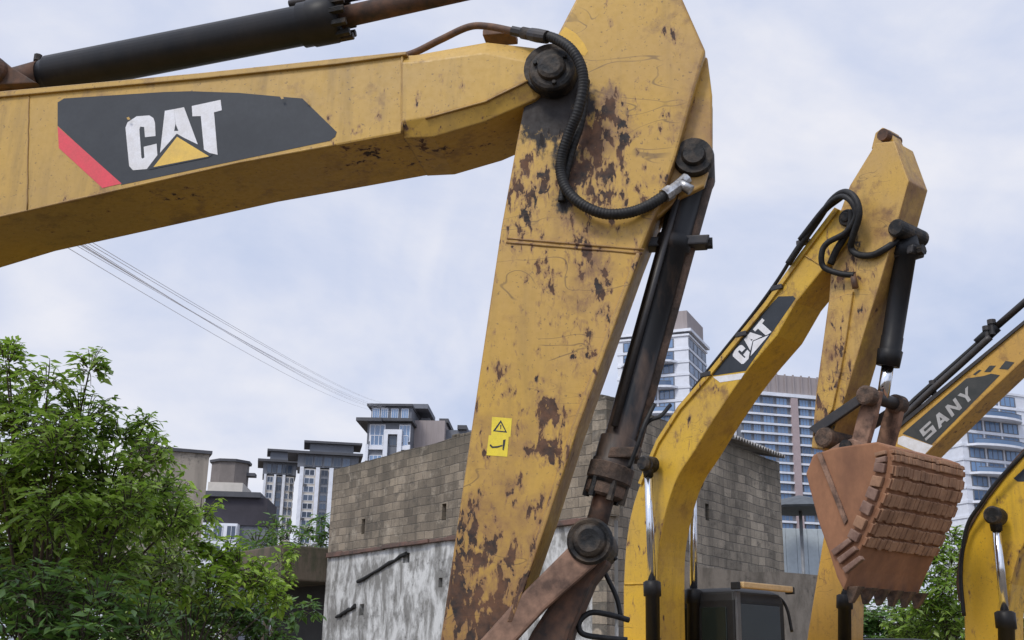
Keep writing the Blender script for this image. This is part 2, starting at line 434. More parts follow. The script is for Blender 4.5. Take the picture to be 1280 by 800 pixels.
b = MB()
p = FA.P(690, 92, 0) - FA.n*BT*.5
b.turned(p, FA.n, [(-.30, .09), (-.28, .14), (.315, .14), (.325, .132), (.325, .002)], GREASE, 36)
b.build('pivot_boss', exA)
pin('pivot_pin', exA, FA, 690, 87, BO+.045, .118, .08, GREASE)

# hoses at the joint
h = hose('steel_pipe', exA, FA, [(470,76,-.10),(512,68,-.09),(550,50,-.05),(585,34,0),(610,33,.02),(646,40,.06)], .019, RUSTPIPE)
b = MB(); b.tube([FA.P(640,38.5,.055), FA.P(652,41,.06)], .026, STEEL, 8, True, False); b.tube([FA.P(653,41,.06), FA.P(668,44,.08)], .031, GREASE, 14); b.build('coupling', h)
h = hose('hydraulic_hose', exA, FA, [(664,43,.075),(690,47,.13),(712,60,.17),(726,82,.17),(729,108,.15),(722,140,.13),(712,165,.10),(703,192,.07),(701,215,.05),(709,238,.05),(728,256,.06),(755,267,.06),(785,266,.05),(810,257,.03),(836,241,.0)], .027, HOSE, wrap=True)
b = MB(); P0, P1, P2 = FA.P(830,245,.01), FA.P(846,234,-.02), FA.P(858,224,-.05)
b.tube([P0, P0.lerp(P1, .5), P0.lerp(P1, .51), P1, P2], [.036, .036, .030, .030, .032], FITTING, 10, True, False)
b.tube([FA.P(850,229,-.02), FA.P(864,238,-.02)], .026, FITTING, 10); b.build('fitting', h)
hose('hydraulic_hose', exA, FA, [(733,100,.05),(727,150,.05),(716,185,.04),(706,225,.02),(702,252,.015)], .020, HOSE, wrap=True)

b = MB(); b.tube([FA.P(664,43,.075), FA.P(672,44.5,.10), FA.P(684,46.5,.125)], [.033, .035, .033], STEEL, 14, True, False); b.build('crimp', h)
# bucket cylinder along the stick's rear edge
off = -.17
A0, A1 = FA.P(868, 209, off), FA.P(740, 676, off)
ax = (A1-A0).normalized(); Lc = (A1-A0).length
cyl = MB(); cyl.tube([A0+ax*d*Lc for d in (.0, .05, .06, .20, .205, .235, .24, .74, .745, .80, .805, .86)], [.075, .085, .075, .075, .088, .088, .074, .074, .092, .092, .098, .098], WORNBAR, 26)
cyl = cyl.build('bucket_cylinder', exA)
rod('rod', cyl, A0+ax*Lc*.84, A1, .05, RUSTY)
b = MB(); q = A0+ax*Lc*.86
b.tube([q - ax*.16, q-ax*.10, q-ax*.09, q-ax*.02, q-ax*.01, q+ax*.05, q+ax*.06], [.085, .088, .106, .106, .094, .094, .08], MUDDY, 20, True, False)
for k in range(6):
    a = k*math.pi/3; d1 = ax.orthogonal().normalized(); d2 = ax.cross(d1)
    b.tube([q+(d1*math.cos(a)+d2*math.sin(a))*.086 - ax*.03, q+(d1*math.cos(a)+d2*math.sin(a))*.086 + ax*.075], .017, GREASE, 6, True, False)
b.build('gland', cyl)
side = FA.u*.078 - FA.n*.03
b = MB(); b.tube([A0+side+ax*.03*Lc, A0+side+ax*.25*Lc, A0+side+ax*.55*Lc, A0+side*.95+ax*.80*Lc], [.036, .032, .030, .032], MUDDY, 14); b.build('feed_pipe', cyl)
b = MB(); b.tube([A0-FA.u*.03+FA.n*.085+ax*.08*Lc, A0-FA.u*.03+FA.n*.085+ax*.72*Lc], .016, STEEL, 8); b.build('feed_pipe', cyl)
b = MB(); q = A0+ax*Lc*.222
b.obox(q - FA.u*.14 - ax*.03 + FA.n*.05, FA.u*.31, -FA.n*.10, ax*.05, STEEL, .008)
b.turned(q + FA.u*.155, FA.u, [(0, .028), (.035, .028), (.035, .001)], GREASE, 6); b.build('pipe_clamp', cyl)
b = MB(); q = A0+ax*Lc*.80
b.obox(q + FA.n*.10 - FA.u*.02, FA.u*.14, -FA.n*.09, -ax*.05, MUDDY, .008); b.build('pipe_clamp', cyl)
b = MB(); b.turned(A0 - FA.n*.16, FA.n, [(0, .10), (.27, .10), (.30, .092), (.30, .06), (.325, .05), (.325, .001)], GREASE, 28); b.build('head_pin', cyl)
hose('grease_hose', exA, FA, [(818,505,-.05),(806,530,-.02),(797,556,-.02),(786,585,-.04)], .010, HOSE)
hose('grease_hose', exA, FA, [(838,506,-.10),(826,520,-.06),(812,526,-.05),(800,540,-.08)], .009, HOSE)
# linkage to the bucket
b = MB(); p = FA.P(738, 677, 0)
b.turned(p - FA.n*.36, FA.n, [(0, .09), (.365, .095), (.37, .104), (.385, .102), (.40, .092), (.396, .076), (.415, .068), (.425, .05), (.42, .001)], GREASE, 30); b.build('linkage_pin', exA)
b = MB(); b.prism(FA.poly([(712,682),(724,664),(752,664),(764,682),(744,706),(680,762),(606,842),(560,900),(532,870),(600,800),(652,742)], .016), FA.n, .055, PINKRUST, .012); b.build('side_link', exA)
b = MB(); b.prism(FA.poly([(722,702),(744,690),(760,700),(738,728),(712,790),(690,870),(660,960),(590,960),(620,880),(664,790)], -.06), FA.n, .26, RUSTY, .02); b.build('power_link', exA)
hose('hydraulic_hose', exA, FA, [(770,700,-.3),(762,690,-.3),(752,704,-.3),(770,745,-.3),(776,770,-.3)], .011, HOSE)
hose('hydraulic_hose', exA, FA, [(786,775,-.3),(760,768,-.25),(738,766,-.22),(724,778,-.2),(728,792,-.2),(752,797,-.22),(784,800,-.25)], .013, HOSE)

# arm cylinder on top of the boom
off = -.21
B0, B1, B2 = FA.P(10, 104, off), FA.P(418, 24, off), FA.P(640, -26, off)
bx = (B1-B0).normalized(); Lb = (B1-B0).length
ac = MB(); ac.tube([B0+bx*Lb*d for d in (.10, .13, .135, .90, .905, .93, .935, 1.0, 1.02)], [.085, .102, .112, .112, .125, .125, .132, .132, .10], BARREL, 30)
ac = ac.build('arm_cylinder', exA)
b = MB(); b.tube([B1, B1 + (B2-B1)*1.25], .060, RUSTY, 20); b.build('rod', ac)
b = MB(); d1 = bx.orthogonal().normalized(); d2 = bx.cross(d1)
for k in range(10):
    a = k*math.pi/5
    b.tube([B1+(d1*math.cos(a)+d2*math.sin(a))*.108 - bx*.12, B1+(d1*math.cos(a)+d2*math.sin(a))*.108 + bx*.09], .022, GREASE, 6, True, False)
b.build('gland_bolts', ac)
b = MB(); b.tube([B1-bx*.28+Vector((0,0,.16)), B1-bx*.05+Vector((0,0,.15)), B1+bx*.06+Vector((0,0,.115)), B1+(B2-B1)*.9+Vector((0,0,.085))], [.02, .024, .02, .02], STEEL, 10); b.build('feed_pipe', ac)
b = MB()
b.turned(B0 - FA.n*.16, FA.n, [(0, .085), (.32, .085), (.34, .07), (.34, .001)], RUSTY, 22)
b.tube([B0, B0+bx*Lb*.11], [.08, .095], RUSTY, 20); b.build('foot_eye', ac)
for dn in (.13, -.16):
    b = MB(); b.prism([p + FA.n*dn for p in FA.poly([(-40,122),(-22,88),(4,84),(22,92),(62,117)], off)], FA.n, .05, RUSTY, .008); b.build('cylinder_bracket', boom)
b = MB(); q = B0+bx*Lb*.085 + Vector((0,0,.08))
b.tube([q, q+Vector((0,0,.03))], .016, STEEL, 8); b.tube([q+Vector((0,0,.03)), q+Vector((0,0,.07))], .024, GREASE, 8, True, False); b.build('grease_nipple', ac)
cA = FA.P(-390, 690, -.25); cA.z = 0
undercarriage(exA, FA, cA - FA.u*.2, PB)
# ================================================================== B: second machine with a raised bucket
gB = ground(FB, 830, -.25)
exB = thing('excavator', 'yellow excavator with raised bent boom, rust brown bucket on its upright stick, black cab', 'excavator', gB)
pb = lambda x, y, off=0: rel(exB, FB.P(x, y, off))
PBB = paint('second_boom_yellow', (.62, .375, .022), (.47, .285, .050), chip=.71, chip_scale=5, regions=[(pb(815, 700), .7, .10), (pb(870, 520), .8, .10), (pb(1060, 290), .8, .06), (pb(1000, 420, -.3), .7, .04)],
            rust=[(pb(1060, 280), .7, .16), (pb(870, 620, -.45), .7, .16), (pb(930, 520, -.45), .9, .18), (pb(1000, 420, -.45), .9, .20), (pb(850, 740, -.45), .7, .14)], edge=.02, scratch=True, grime=.45, seed=5.2)
PSB = paint('second_stick_yellow', (.52, .31, .050), (.46, .285, .09), chip=.715, chip_scale=6, regions=[(pb(1045, 460), .9, .20), (pb(1050, 345), .5, .24), (pb(1040, 520), .6, .22), (pb(1090, 400, -.2), .8, .15)],
            rust=[(pb(1090, 440, -.35), 1.2, .26), (pb(1060, 320), .5, .22), (pb(1030, 540), .7, .26), (pb(1135, 310, -.4), .9, .27), (pb(1110, 370, -.4), .7, .26)], grease=[(pb(1064, 300), .38, .45), (pb(1035, 545), .35, .5)], edge=.02, grime=.32, seed=8.3)
PSBR = paint('second_stick_rusty_edge', (.52, .31, .050), (.42, .245, .085), chip=.66, chip_scale=5, rust_all=.20, scratch=False, grime=.5, seed=7.7)
PBBU = paint('second_boom_grimy_belly', (.62, .375, .022), (.47, .285, .050), chip=.74, chip_scale=5, rust_all=.07, scratch=False, grime=.5, seed=9.7)
BO2 = .06
b = MB()
face = [(1046,262),(1059,262),(1064,276),(1057,300),(1034,330),(995,378)] + curve2([(971,420),(930,469),(895,520),(868,564),(849,593),(838,620),(829,655),(823,695),(822,760)]) + [(824,900),(776,900),(779,800)] + curve2([(779,735),(782,685),(788,645),(800,605),(823,552),(850,510),(888,467)]) + [(959,380),(1002,320)]
b.prism(FB.poly(face, BO2), FB.n, .50, PBB, .02)
boomB = b.build('boom', exB); rusty_sides(boomB, FB, PBBU, .3, 1)
b = MB(); b.prism(FB.poly([(797,604),(820,550),(847,508),(885,464),(956,377),(999,317),(1043,259),(1048,262),(1002,322),(959,382),(888,469),(850,512),(823,554),(801,606)], BO2+.03), FB.n, .56, PBB, .005); b.build('top_plate', boomB)
weld('weld', boomB, FB, [(781,730),(822,729)], .012, PBB, BO2+.004)
weld('weld', boomB, FB, [(1004,318),(1030,334)], .010, PBB, BO2+.004)
L2 = [([(886,465),(973,370.5),(991.5,370),(994.5,373),(932,463.5),(892,469.5)], DECALBLK), ([(891,471),(931,466),(926,474),(900,478)], DECALWHT)]
for g in CATG:
    for q in g: L2.append(([glyph_B(v) for v in q], DECALWHT))
L2 += [([glyph_B(q) for q in CATB], DECALBLK), ([glyph_B(q) for q in CATY], DECALWHT)]
decal('decal', boomB, FB, BO2+.002, L2)
# stick: near plate, sloping rear roof and apex ear
b = MB()
sp = [(1095,178),(1118,176),(1136,226),(1118,292),(1101,350),(1085,400),(1053,508),(1040,545),(1030,562),(1014,560),(1020,490),(1036,373),(1040,320),(1048,270),(1062,232)]
b.prism(FB.poly(sp, 0), FB.n, .39, PSB, .015)
stickB = b.build('stick', exB)
rusty_sides(stickB, FB, PSBR, .45, 1)
b = MB(); b.prism(FB.poly([(1036,376),(1066,364),(1058,420),(1050,466),(1040,512),(1016,545),(1021,490)], .03), FB.n, .035, PSB, .008); b.build('cover_plate', stickB)
b = MB(); b.prism(FB.poly([(1089,186),(1094,166),(1103,159),(1113,163),(1120,180)], -.14), FB.n, .18, PSB, .012)
b.turned(FB.P(1103,168,-.05), -FB.n, [(0, .07), (.30, .07), (.32, .055), (.32, .001)], RUSTY, 18); b.build('cylinder_ear', stickB)
pin('pivot_pin', exB, FB, 1058, 272, BO2+.02, .10, .5, GREASE, False)
for pts, r in (([(985,330,.14),(1003,303,.14),(1022,276,.15),(1040,250,.2),(1056,240,.22),(1069,248,.24),(1074,268,.22),(1066,296,.15),(1064,310,.08),(1072,318,.06),(1090,319,.05),(1108,310,.02),(1122,300,-.1)], .038),
               ([(1000,300,.16),(1030,262,.2),(1050,246,.25),(1064,252,.26),(1070,270,.22),(1058,290,.18),(1034,304,.2),(1027,318,.2),(1030,334,.15),(1050,342,.1),(1068,344,.06)], .034),
               ([(866,487,.05),(905,438,.05),(945,388,.05),(975,346,.05),(1000,305,.08),(1030,266,.15),(1052,248,.2)], .022),
               ([(1066,262,.15),(1062,285,.12),(1046,312,.1),(1038,330,.08)], .04)):
    hose('hydraulic_hose', exB, FB, pts, r, HOSE)
b = MB(); b.tube([FB.P(1066,343,.06), FB.P(1069,360,.05)], .035, RUSTPIPE, 8); b.build('hose_bracket', stickB)
for x, y in ((1000,305),(968,362),(924,420),(880,470)):
    b = MB(); b.obox(FB.P(x-5,y+2,.10), FB.u*.16, -FB.n*.08, Vector((0,0,.06)), STEEL, .01); b.build('hose_clamp', boomB)
# bucket cylinder
o2 = -.23
A0, A1 = FB.P(1136, 292, o2), FB.P(1103, 500, o2)
ax = (A1-A0).normalized(); Lc = (A1-A0).length
cy = MB(); cy.tube([A0+ax*Lc*d for d in (0, .06, .07, .14, .15, .62, .625, .70, .705, .80)], [.09, .13, .15, .15, .115, .112, .118, .118, .135, .125], BARREL, 24); cy = cy.build('bucket_cylinder', exB)
rod('rod', cy, A0+ax*Lc*.79, A1, .065, CHROME)
b = MB(); q = A0 + ax*Lc*.10
b.obox(q - FB.u*.2 + FB.n*.12, FB.u*.36, -FB.n*.25, ax*.10, STEEL, .02); b.turned(q+FB.u*.16+ax*.05, FB.u, [(0,.06),(.06,.06),(.06,.001)], GREASE, 8)
b.turned(A0 - FB.n*.25, FB.n, [(0,.10),(.5,.10),(.52,.08),(.52,.001)], GREASE, 20); b.build('head_pin', cy)
# linkage
for dn in (.28, -.30):
    b = MB(); b.turned(A1 + FB.n*(dn-.06), FB.n, [(0,.105),(.12,.105),(.135,.08),(.135,.001)], MUDDY, 20); b.build('linkage_pin', exB)
b = MB(); b.tube([A1-FB.n*.3, A1+FB.n*.3], .07, STEEL, 14); b.build('linkage_shaft', exB)
for dn in (.20, -.26):
    b = MB(); b.prism([p + FB.n*dn for p in FB.poly([(1094,492),(1113,492),(1106,525),(1096,560),(1076,558),(1084,525)], o2)], FB.n, .08, PINKRUST, .015); b.build('bucket_link', exB)
for dn in (.30, -.38):
    b = MB(); b.prism([p + FB.n*dn for p in FB.poly([(1090,500),(1098,508),(1040,548),(1030,540)], o2)], FB.n, .05, STEEL, .01); b.build('idler_link', exB)
b = MB(); p = FB.P(1030, 546, .05); b.turned(p - FB.n*.56, FB.n, [(0,.115),(.57,.115),(.585,.09),(.585,.001)], MUDDY, 22); b.build('bucket_pin', exB)
# bucket
RB = plain('rust_red_bucket_steel', (.31, .145, .072), .88, 0, second=(.17, .078, .042), scale=2.6, bump=.5, bdist=.015, stretch=(1, 1, .6))
RB2 = plain('worn_bucket_blocks', (.38, .215, .125), .92, 0, second=(.18, .095, .055), scale=5, bump=.6, bdist=.012)
RB3 = plain('worn_grey_steel', (.26, .16, .115), .65, .1, second=(.12, .06, .04), scale=9, bump=.4)
DARKGAP = plain('caked_mud', (.07, .035, .022), .9, 0, second=(.035, .02, .014), scale=10, bump=.5)
OB, WB = .50, 1.38
bk = MB()
prof = [(1016,568),(1040,560),(1066,556),(1096,552),(1112,558),(1116,572),(1112,600),(1100,632),(1086,664),(1074,690),(1064,712),(1054,738),(1046,722),(1036,690),(1022,650),(1007,592)]
bk.prism(FB.poly(prof, OB), FB.n, WB, RB, .02)
bucket = bk.build('bucket', exB)
b = MB(); b.prism(FB.poly([(1020,566),(1026,565),(1059,650),(1055,656)], OB+.02), FB.n, .03, PINKRUST, .006); b.build('side_rib', bucket)
b = MB(); b.prism(FB.poly([(1034,563),(1050,553),(1064,548),(1074,552),(1078,560),(1056,566)], OB-.25), FB.n, .06, PINKRUST, .01)
b.turned(FB.P(1058,558,OB-.24), FB.n, [(0,.07),(.03,.07),(.03,.001)], GREASE, 16); b.build('hanger_ear', bucket)
# rows of wear blocks following the heel
spine = [FB.P(x, y, OB) for x, y in ((1114,560),(1116,572),(1112,600),(1100,632),(1086,664),(1074,690),(1062,718))]
cen = FB.P(1050, 630, OB)
def on_spine(t):
    t *= len(spine)-1; i = min(int(t), len(spine)-2); return spine[i].lerp(spine[i+1], t-i), (spine[i+1]-spine[i]).normalized()
nrow = 8
for r_ in range(nrow):
    t0 = .02 + r_*.098
    p, tg = on_spine(t0); p2, _ = on_spine(t0+.078)
    out = tg.cross(FB.n).normalized()
    if out.dot(p-cen) < 0: out = -out
    b = MB(); L = (p2-p); x = .03
    while x < WB - .06:
        wd = min(rnd.uniform(.050, .085), WB-.02-x); h_ = rnd.uniform(.042, .058)
        j = tg*rnd.uniform(-.006, .006)
        b.obox(p - FB.n*x - out*.02 + j, -FB.n*(wd-.007), L*rnd.uniform(.95, 1.06), out*h_, RB2, .009)
        x += wd
    b.obox(p - out*.03 + L*.1, -FB.n*WB, L*.8, out*.05, RB, .006)
    b.build('wear_block_row', bucket)
    b = MB(); b.obox(p + FB.n*.045 - out*.17 + L*.05, -FB.n*.05, L*.9, out*.12, RB3 if r_ % 3 else RB2, .01); b.build('side_wear_block', bucket)
b = MB()
for k, (x, y) in enumerate(((1044,690),(1051,700),(1058,712))):
    b.prism(FB.poly([(x-6,y-2),(x+16,y-18),(x+20,y-13),(x-2,y+5)], OB+.05), FB.n, .06, RB3, .012)
b.build('lip_shroud', bucket)
lip0 = FB.P(1054, 733, OB-.02)
for k in range(6):
    q = lip0 - FB.n*(.03 + k*(WB-.18)/5)
    b = MB(); dn = (FB.P(1054,770,OB)-FB.P(1054,738,OB)).normalized(); 
    a_ = [q, q - FB.n*.12, q - FB.n*.12 + FB.u*.16, q + FB.u*.16]
    c_ = [v + dn*.16 for v in (q - FB.n*.035 + FB.u*.02, q - FB.n*.085 + FB.u*.02, q - FB.n*.085 + FB.u*.06, q - FB.n*.035 + FB.u*.06)]
    b.loft([a_, c_], MUDDY, .01); b.build('tooth', bucket)

# boom cylinders
def boom_cyl(root, fr, top, mid, bot, off, rr=.05, rb=.085, eye=.10, brl=BARREL):
    T, Mm, Bt = fr.P(*top, off), fr.P(*mid, off), fr.P(*bot, off)
    a = (Mm-T).normalized()
    b = MB(); b.tube([Mm - a*.02, Mm + a*.0, Mm+a*.16, Mm+a*.17, Bt], [rb*.9, rb*1.25, rb*1.25, rb, rb], brl, 22); c = b.build('boom_cylinder', root)
    rod('rod', c, T, Mm + a*.05, rr, CHROME)
    b = MB(); b.turned(T - fr.n*.10, fr.n, [(0, eye), (.18, eye), (.21, eye*.8), (.21, .001)], GREASE, 22)
    b.tube([T, T + a*.16], [eye*.75, eye*.6], GREASE, 14); b.build('rod_eye', c)
    return c
boom_cyl(exB, FB, (810,580), (815,728), (817,900), BO2+.18)
b = MB(); b.tube([FB.P(810,580,BO2+.25), FB.P(810,580,-.62)], .06, STEEL, 14); b.build('cylinder_shaft', boomB)
boom_cyl(exB, FB, (866,602), (867,738), (868,900), BO2-.80)
b = MB(); z = Vector((0,0,1))
# cab
K = FB.P(917, 733, -.75)
cu, cn = FB.u, -FB.n
cab = MB(); zt = K.z
Lf = 1.05; cw = 1.0
def cab_loop(ins, zz): 
    c = [K - cu*Lf + cn*ins + cu*ins, K - cu*ins + cn*ins, K + cn*(cw-ins) - cu*ins, K + cn*(cw-ins) - cu*(Lf-ins)]
    return [Vector((p.x, p.y, zz)) for p in c]
cab.loft([cab_loop(.0, zt-1.75), cab_loop(.0, zt-.16), cab_loop(.03, zt-.05), cab_loop(.12, zt)], CABBLK, .03)
cab = cab.build('cab', exB)
def quad_on(o, a1, a2, x0, x1, z0, z1, nrm, m, name, parent, d=.012):
    b = MB(); L = [o + a1*x0 + z*z0, o + a1*x1 + z*z0, o + a1*x1 + z*z1, o + a1*x0 + z*z1]
    b.prism([p + nrm*d for p in L], nrm, d+.02, m, .008); return b.build(name, parent)
Kz = Vector((K.x, K.y, zt))
quad_on(Kz, -cu, z, .12, .52, -1.0, -.24, -cn, CABGLASS, 'side_window', cab)
quad_on(Kz, -cu, z, .58, .95, -1.0, -.24, -cn, CABGLASS, 'side_window', cab)
quad_on(Kz, cn, z, .10, .90, -1.3, -.20, cu, CABGLASS, 'windscreen', cab)
quad_on(Kz, cn, z, .02, .09, -1.3, -.05, cu, plain('grey_cab_pillar', (.10, .10, .105), .5), 'pillar', cab, .03)
b = MB(); AMB = plain('cream_visor', (.62, .42, .20), .5, second=(.5, .33, .15), scale=20)
b.obox(Kz + cu*.05 + cn*.02 - z*.02, cn*1.0, cu*.09, z*.075, AMB, .015); b.build('roof_visor', cab)
for x in (-.06, 1.03):
    b = MB(); b.obox(Kz + cu*.0 + cn*(x) - z*.04, cn*.05, cu*.12, z*.09, CABBLK, .01); b.build('visor_bracket', cab)
hose('grab_rail', cab, FB, [(990,790,-1.9),(984,762,-1.9),(975,748,-1.85),(962,744,-1.8)], .02, CABBLK)
cB = ground(FB, 800, -.3)
undercarriage(exB, FB, cB, PBB)

# ================================================================== C: machine with the dark decal on its boom
gC = ground(FC, 1030, -.25)
exC = thing('excavator', 'ochre excavator boom with dark lettered decal, slanting up behind the rusty bucket', 'excavator', gC)
pc = lambda x, y, off=0: rel(exC, FC.P(x, y, off))
PC = paint('ochre_boom_paint', (.56, .32, .045), (.47, .27, .06), chip=.74, chip_scale=5, regions=[(pc(1200, 540, -.1), .8, .10), (pc(1040, 700), .7, .12)], rust=[(pc(1240, 510, -.4), .9, .14)], edge=.02, scratch=True, grime=.45, seed=11.0)
b = MB()
face = [(1104,562),(1100,553),(1280,404),(1420,292),(1430,330),(1280,450),(1225,502),(1159,567),(1120,600),(1090,640),(1074,690),(1062,750),(1058,900),(996,900),(1010,790),(1030,668),(1050,615),(1078,578)]
b.prism(FC.poly(face, 0), FC.n, .52, PC, .015); boomC = b.build('boom', exC)
b = MB(); b.prism(FC.poly([(1098,550),(1280,400),(1420,288),(1421,293),(1280,405),(1100,555)], .03), FC.n, .58, STEEL, .004); b.build('top_plate', boomC)
def sany(x, y): return (1157.5 + x*61 - y*8.5, 551 - x*55.5 - y*13)
def letter(x0, w_, parts): return [[sany(x0 + px*w_, py) for px, py in p] for p in parts]
G = []
G += letter(0, .22, [[(0,.8),(1,.8),(1,1),(0,1)], [(0,.6),(.28,.6),(.28,.8),(0,.8)], [(0,.4),(1,.4),(1,.6),(0,.6)], [(.72,.2),(1,.2),(1,.4),(.72,.4)], [(0,0),(1,0),(1,.2),(0,.2)]])
G += letter(.265, .22, [[(0,0),(.27,0),(.6,1),(.36,1)], [(.73,0),(1,0),(.66,1),(.6,1),(.5,.7)], [(.33,.18),(.667,.18),(.597,.4),(.402,.4)]])
G += letter(.53, .21, [[(0,0),(.26,0),(.26,1),(0,1)], [(.74,0),(1,0),(1,1),(.74,1)], [(.26,1),(.26,.66),(.74,0),(.74,.34)]])
G += letter(.785, .215, [[(.37,0),(.63,0),(.63,.45),(.37,.45)], [(.37,.45),(.5,.45),(.5,.62),(.27,1),(0,1)], [(.5,.45),(.63,.45),(1,1),(.73,1),(.5,.62)]])
decal('decal', boomC, FC, .002, [([(1128,542),(1208,473),(1229,470),(1239,467),(1250,469),(1164,556)], DECALDRK), ([(1123,547),(1129,544.5),(1166,557),(1155,569),(1122,555)], DECALWHT),
      ([(1216,468),(1224,462),(1227,463),(1219,469)], DECALDRK), ([(1230,465),(1237,457),(1245,457),(1238,465)], DECALDRK), ([(1249,461),(1257,451),(1268,453),(1260,462)], DECALDRK)] + [(g, DECALGRY) for g in G])
hose('boom_pipe', exC, FC, [(1100,550,-.1),(1118,534,.0),(1133,518,.0),(1160,492,.0),(1200,456,.0),(1238,421,.0)], .045, STEEL)
hose('boom_pipe', exC, FC, [(1076,528,-.1),(1100,526,-.1),(1128,514,-.1),(1145,498,-.15),(1190,458,-.2),(1235,418,-.2)], .035, HOSE)
b = MB(); b.tube([FC.P(1222,430,-.1), FC.P(1246,408,-.1)], .075, BARREL, 14); b.tube([FC.P(1246,408,-.1), FC.P(1330,335,-.1)], .045, STEEL, 12); b.build('arm_cylinder', exC)
for x, y in ((1167,488),(1240,412),(1234,420)):
    b = MB(); b.turned(FC.P(x, y-3, -.05), Vector((0,0,1)), [(-.10,.035),(.04,.035),(.04,.055),(.10,.055),(.10,.001)], STEEL, 10); b.build('pipe_clamp', exC)
boom_cyl(exC, FC, (1058,640), (1056,745), (1056,900), .2)
b = MB(); K2 = FC.P(1064, 792, -.9)
b.obox(Vector((K2.x, K2.y, .9)), FC.u*.9, -FC.n*1.1, Vector((0,0,1.15)), CABBLK, .08); b.build('hood', exC)
undercarriage(exC, FC, ground(FC, 1020, -.3), PC)

# ================================================================== D: boom at the picture's edge
gD = ground(FD, 1240, -.25)
exD = thing('excavator', 'bright yellow excavator boom curving out of the frame beside the green bush', 'excavator', gD)
pd = lambda x, y, off=0: rel(exD, FD.P(x, y, off))
PD = paint('edge_boom_yellow', (.66, .40, .020), (.56, .33, .03), chip=.73, chip_scale=6, regions=[(pd(1270, 700), .4, .12), (pd(1265, 640), .3, .1)], rust=[(pd(1275, 720), .5, .22)], edge=.02, grime=.45, seed=14.0)
b = MB()
face = [(1420,440)] + curve2([(1279,567),(1255,594),(1234,621),(1221,641),(1210,662),(1203,690),(1199,728),(1202,750),(1205,770)], 3) + [(1208,900),(1262,900),(1260,770),(1264,730),(1274,692),(1290,660),(1330,615),(1440,520)]
b.prism(FD.poly(face, 0), FD.n, .5, PD, .02); boomD = b.build('boom', exD)
b = MB(); b.prism(FD.poly([(1418,436),(1277,563),(1253,591),(1231,618),(1218,639),(1206,661),(1199,690),(1195,728),(1198,752),(1203,752),(1200,728),(1204,690),(1211,663),(1222,643),(1235,623),(1256,596),(1280,569),(1420,442)], .025), FD.n, .55, RUSTY, .004); b.build('edge_plate', boomD)
decal('decal', boomD, FD, .002, [([(1267,598),(1285,581),(1300,580),(1300,602),(1272,602)], DECALBLK)])
hose('hydraulic_hose', exD, FD, [(1300,548,.1),(1270,577,.12),(1245,604,.12),(1226,630,.13),(1210,655,.12),(1203,690,.12),(1201,725,.12),(1205,770,.12)], .022, HOSE)
boom_cyl(exD, FD, (1244,645), (1256,766), (1260,900), .2, .045, .085, .10)
undercarriage(exD, FD, ground(FD, 1230, -.3), PD)
# ================================================================== ground
m, nt = new_mat('packed_earth')
co = objco(nt)
col = mix(nt, mrange(nt, noise(nt, co, .35, 8, .65), .35, .7), (.16, .125, .09), (.085, .072, .058))
col = mix(nt, mrange(nt, noise(nt, co, 9, 4, .7), .5, .7, 0, .6), col, (.20, .175, .14))
finish(nt, col, .95, 0, noise(nt, co, 4, 8, .7), .6, .05)
b = MB(); b.face([Vector(p) for p in ((-3000,-600,0),(3000,-600,0),(3000,5000,0),(-3000,5000,0))], m)
tag(b.build('ground'), kind='structure')

def at_z(px, py, z):
    d = ray(px, py); return CAM + d*((z-EYE)/d.z)
def proj(p):
    d = p - CAM; k = d.dot(cF); return 640+F_PX*d.dot(cR)/k, 400-F_PX*d.dot(cU)/k
def buildf(b, name, parent, fr):
    "a part whose mesh is written in its own frame fr (world matrix)"
    o = b.build(name, parent, local=True); o.matrix_basis = WORLD[parent].inverted() @ fr; return o
def wall_frame(p, q):
    d = (q-p); return Matrix.Translation(Vector((p.x, p.y, 0))) @ Matrix.Rotation(math.atan2(d.y, d.x), 4, 'Z'), Vector((d.x, d.y, 0)).length

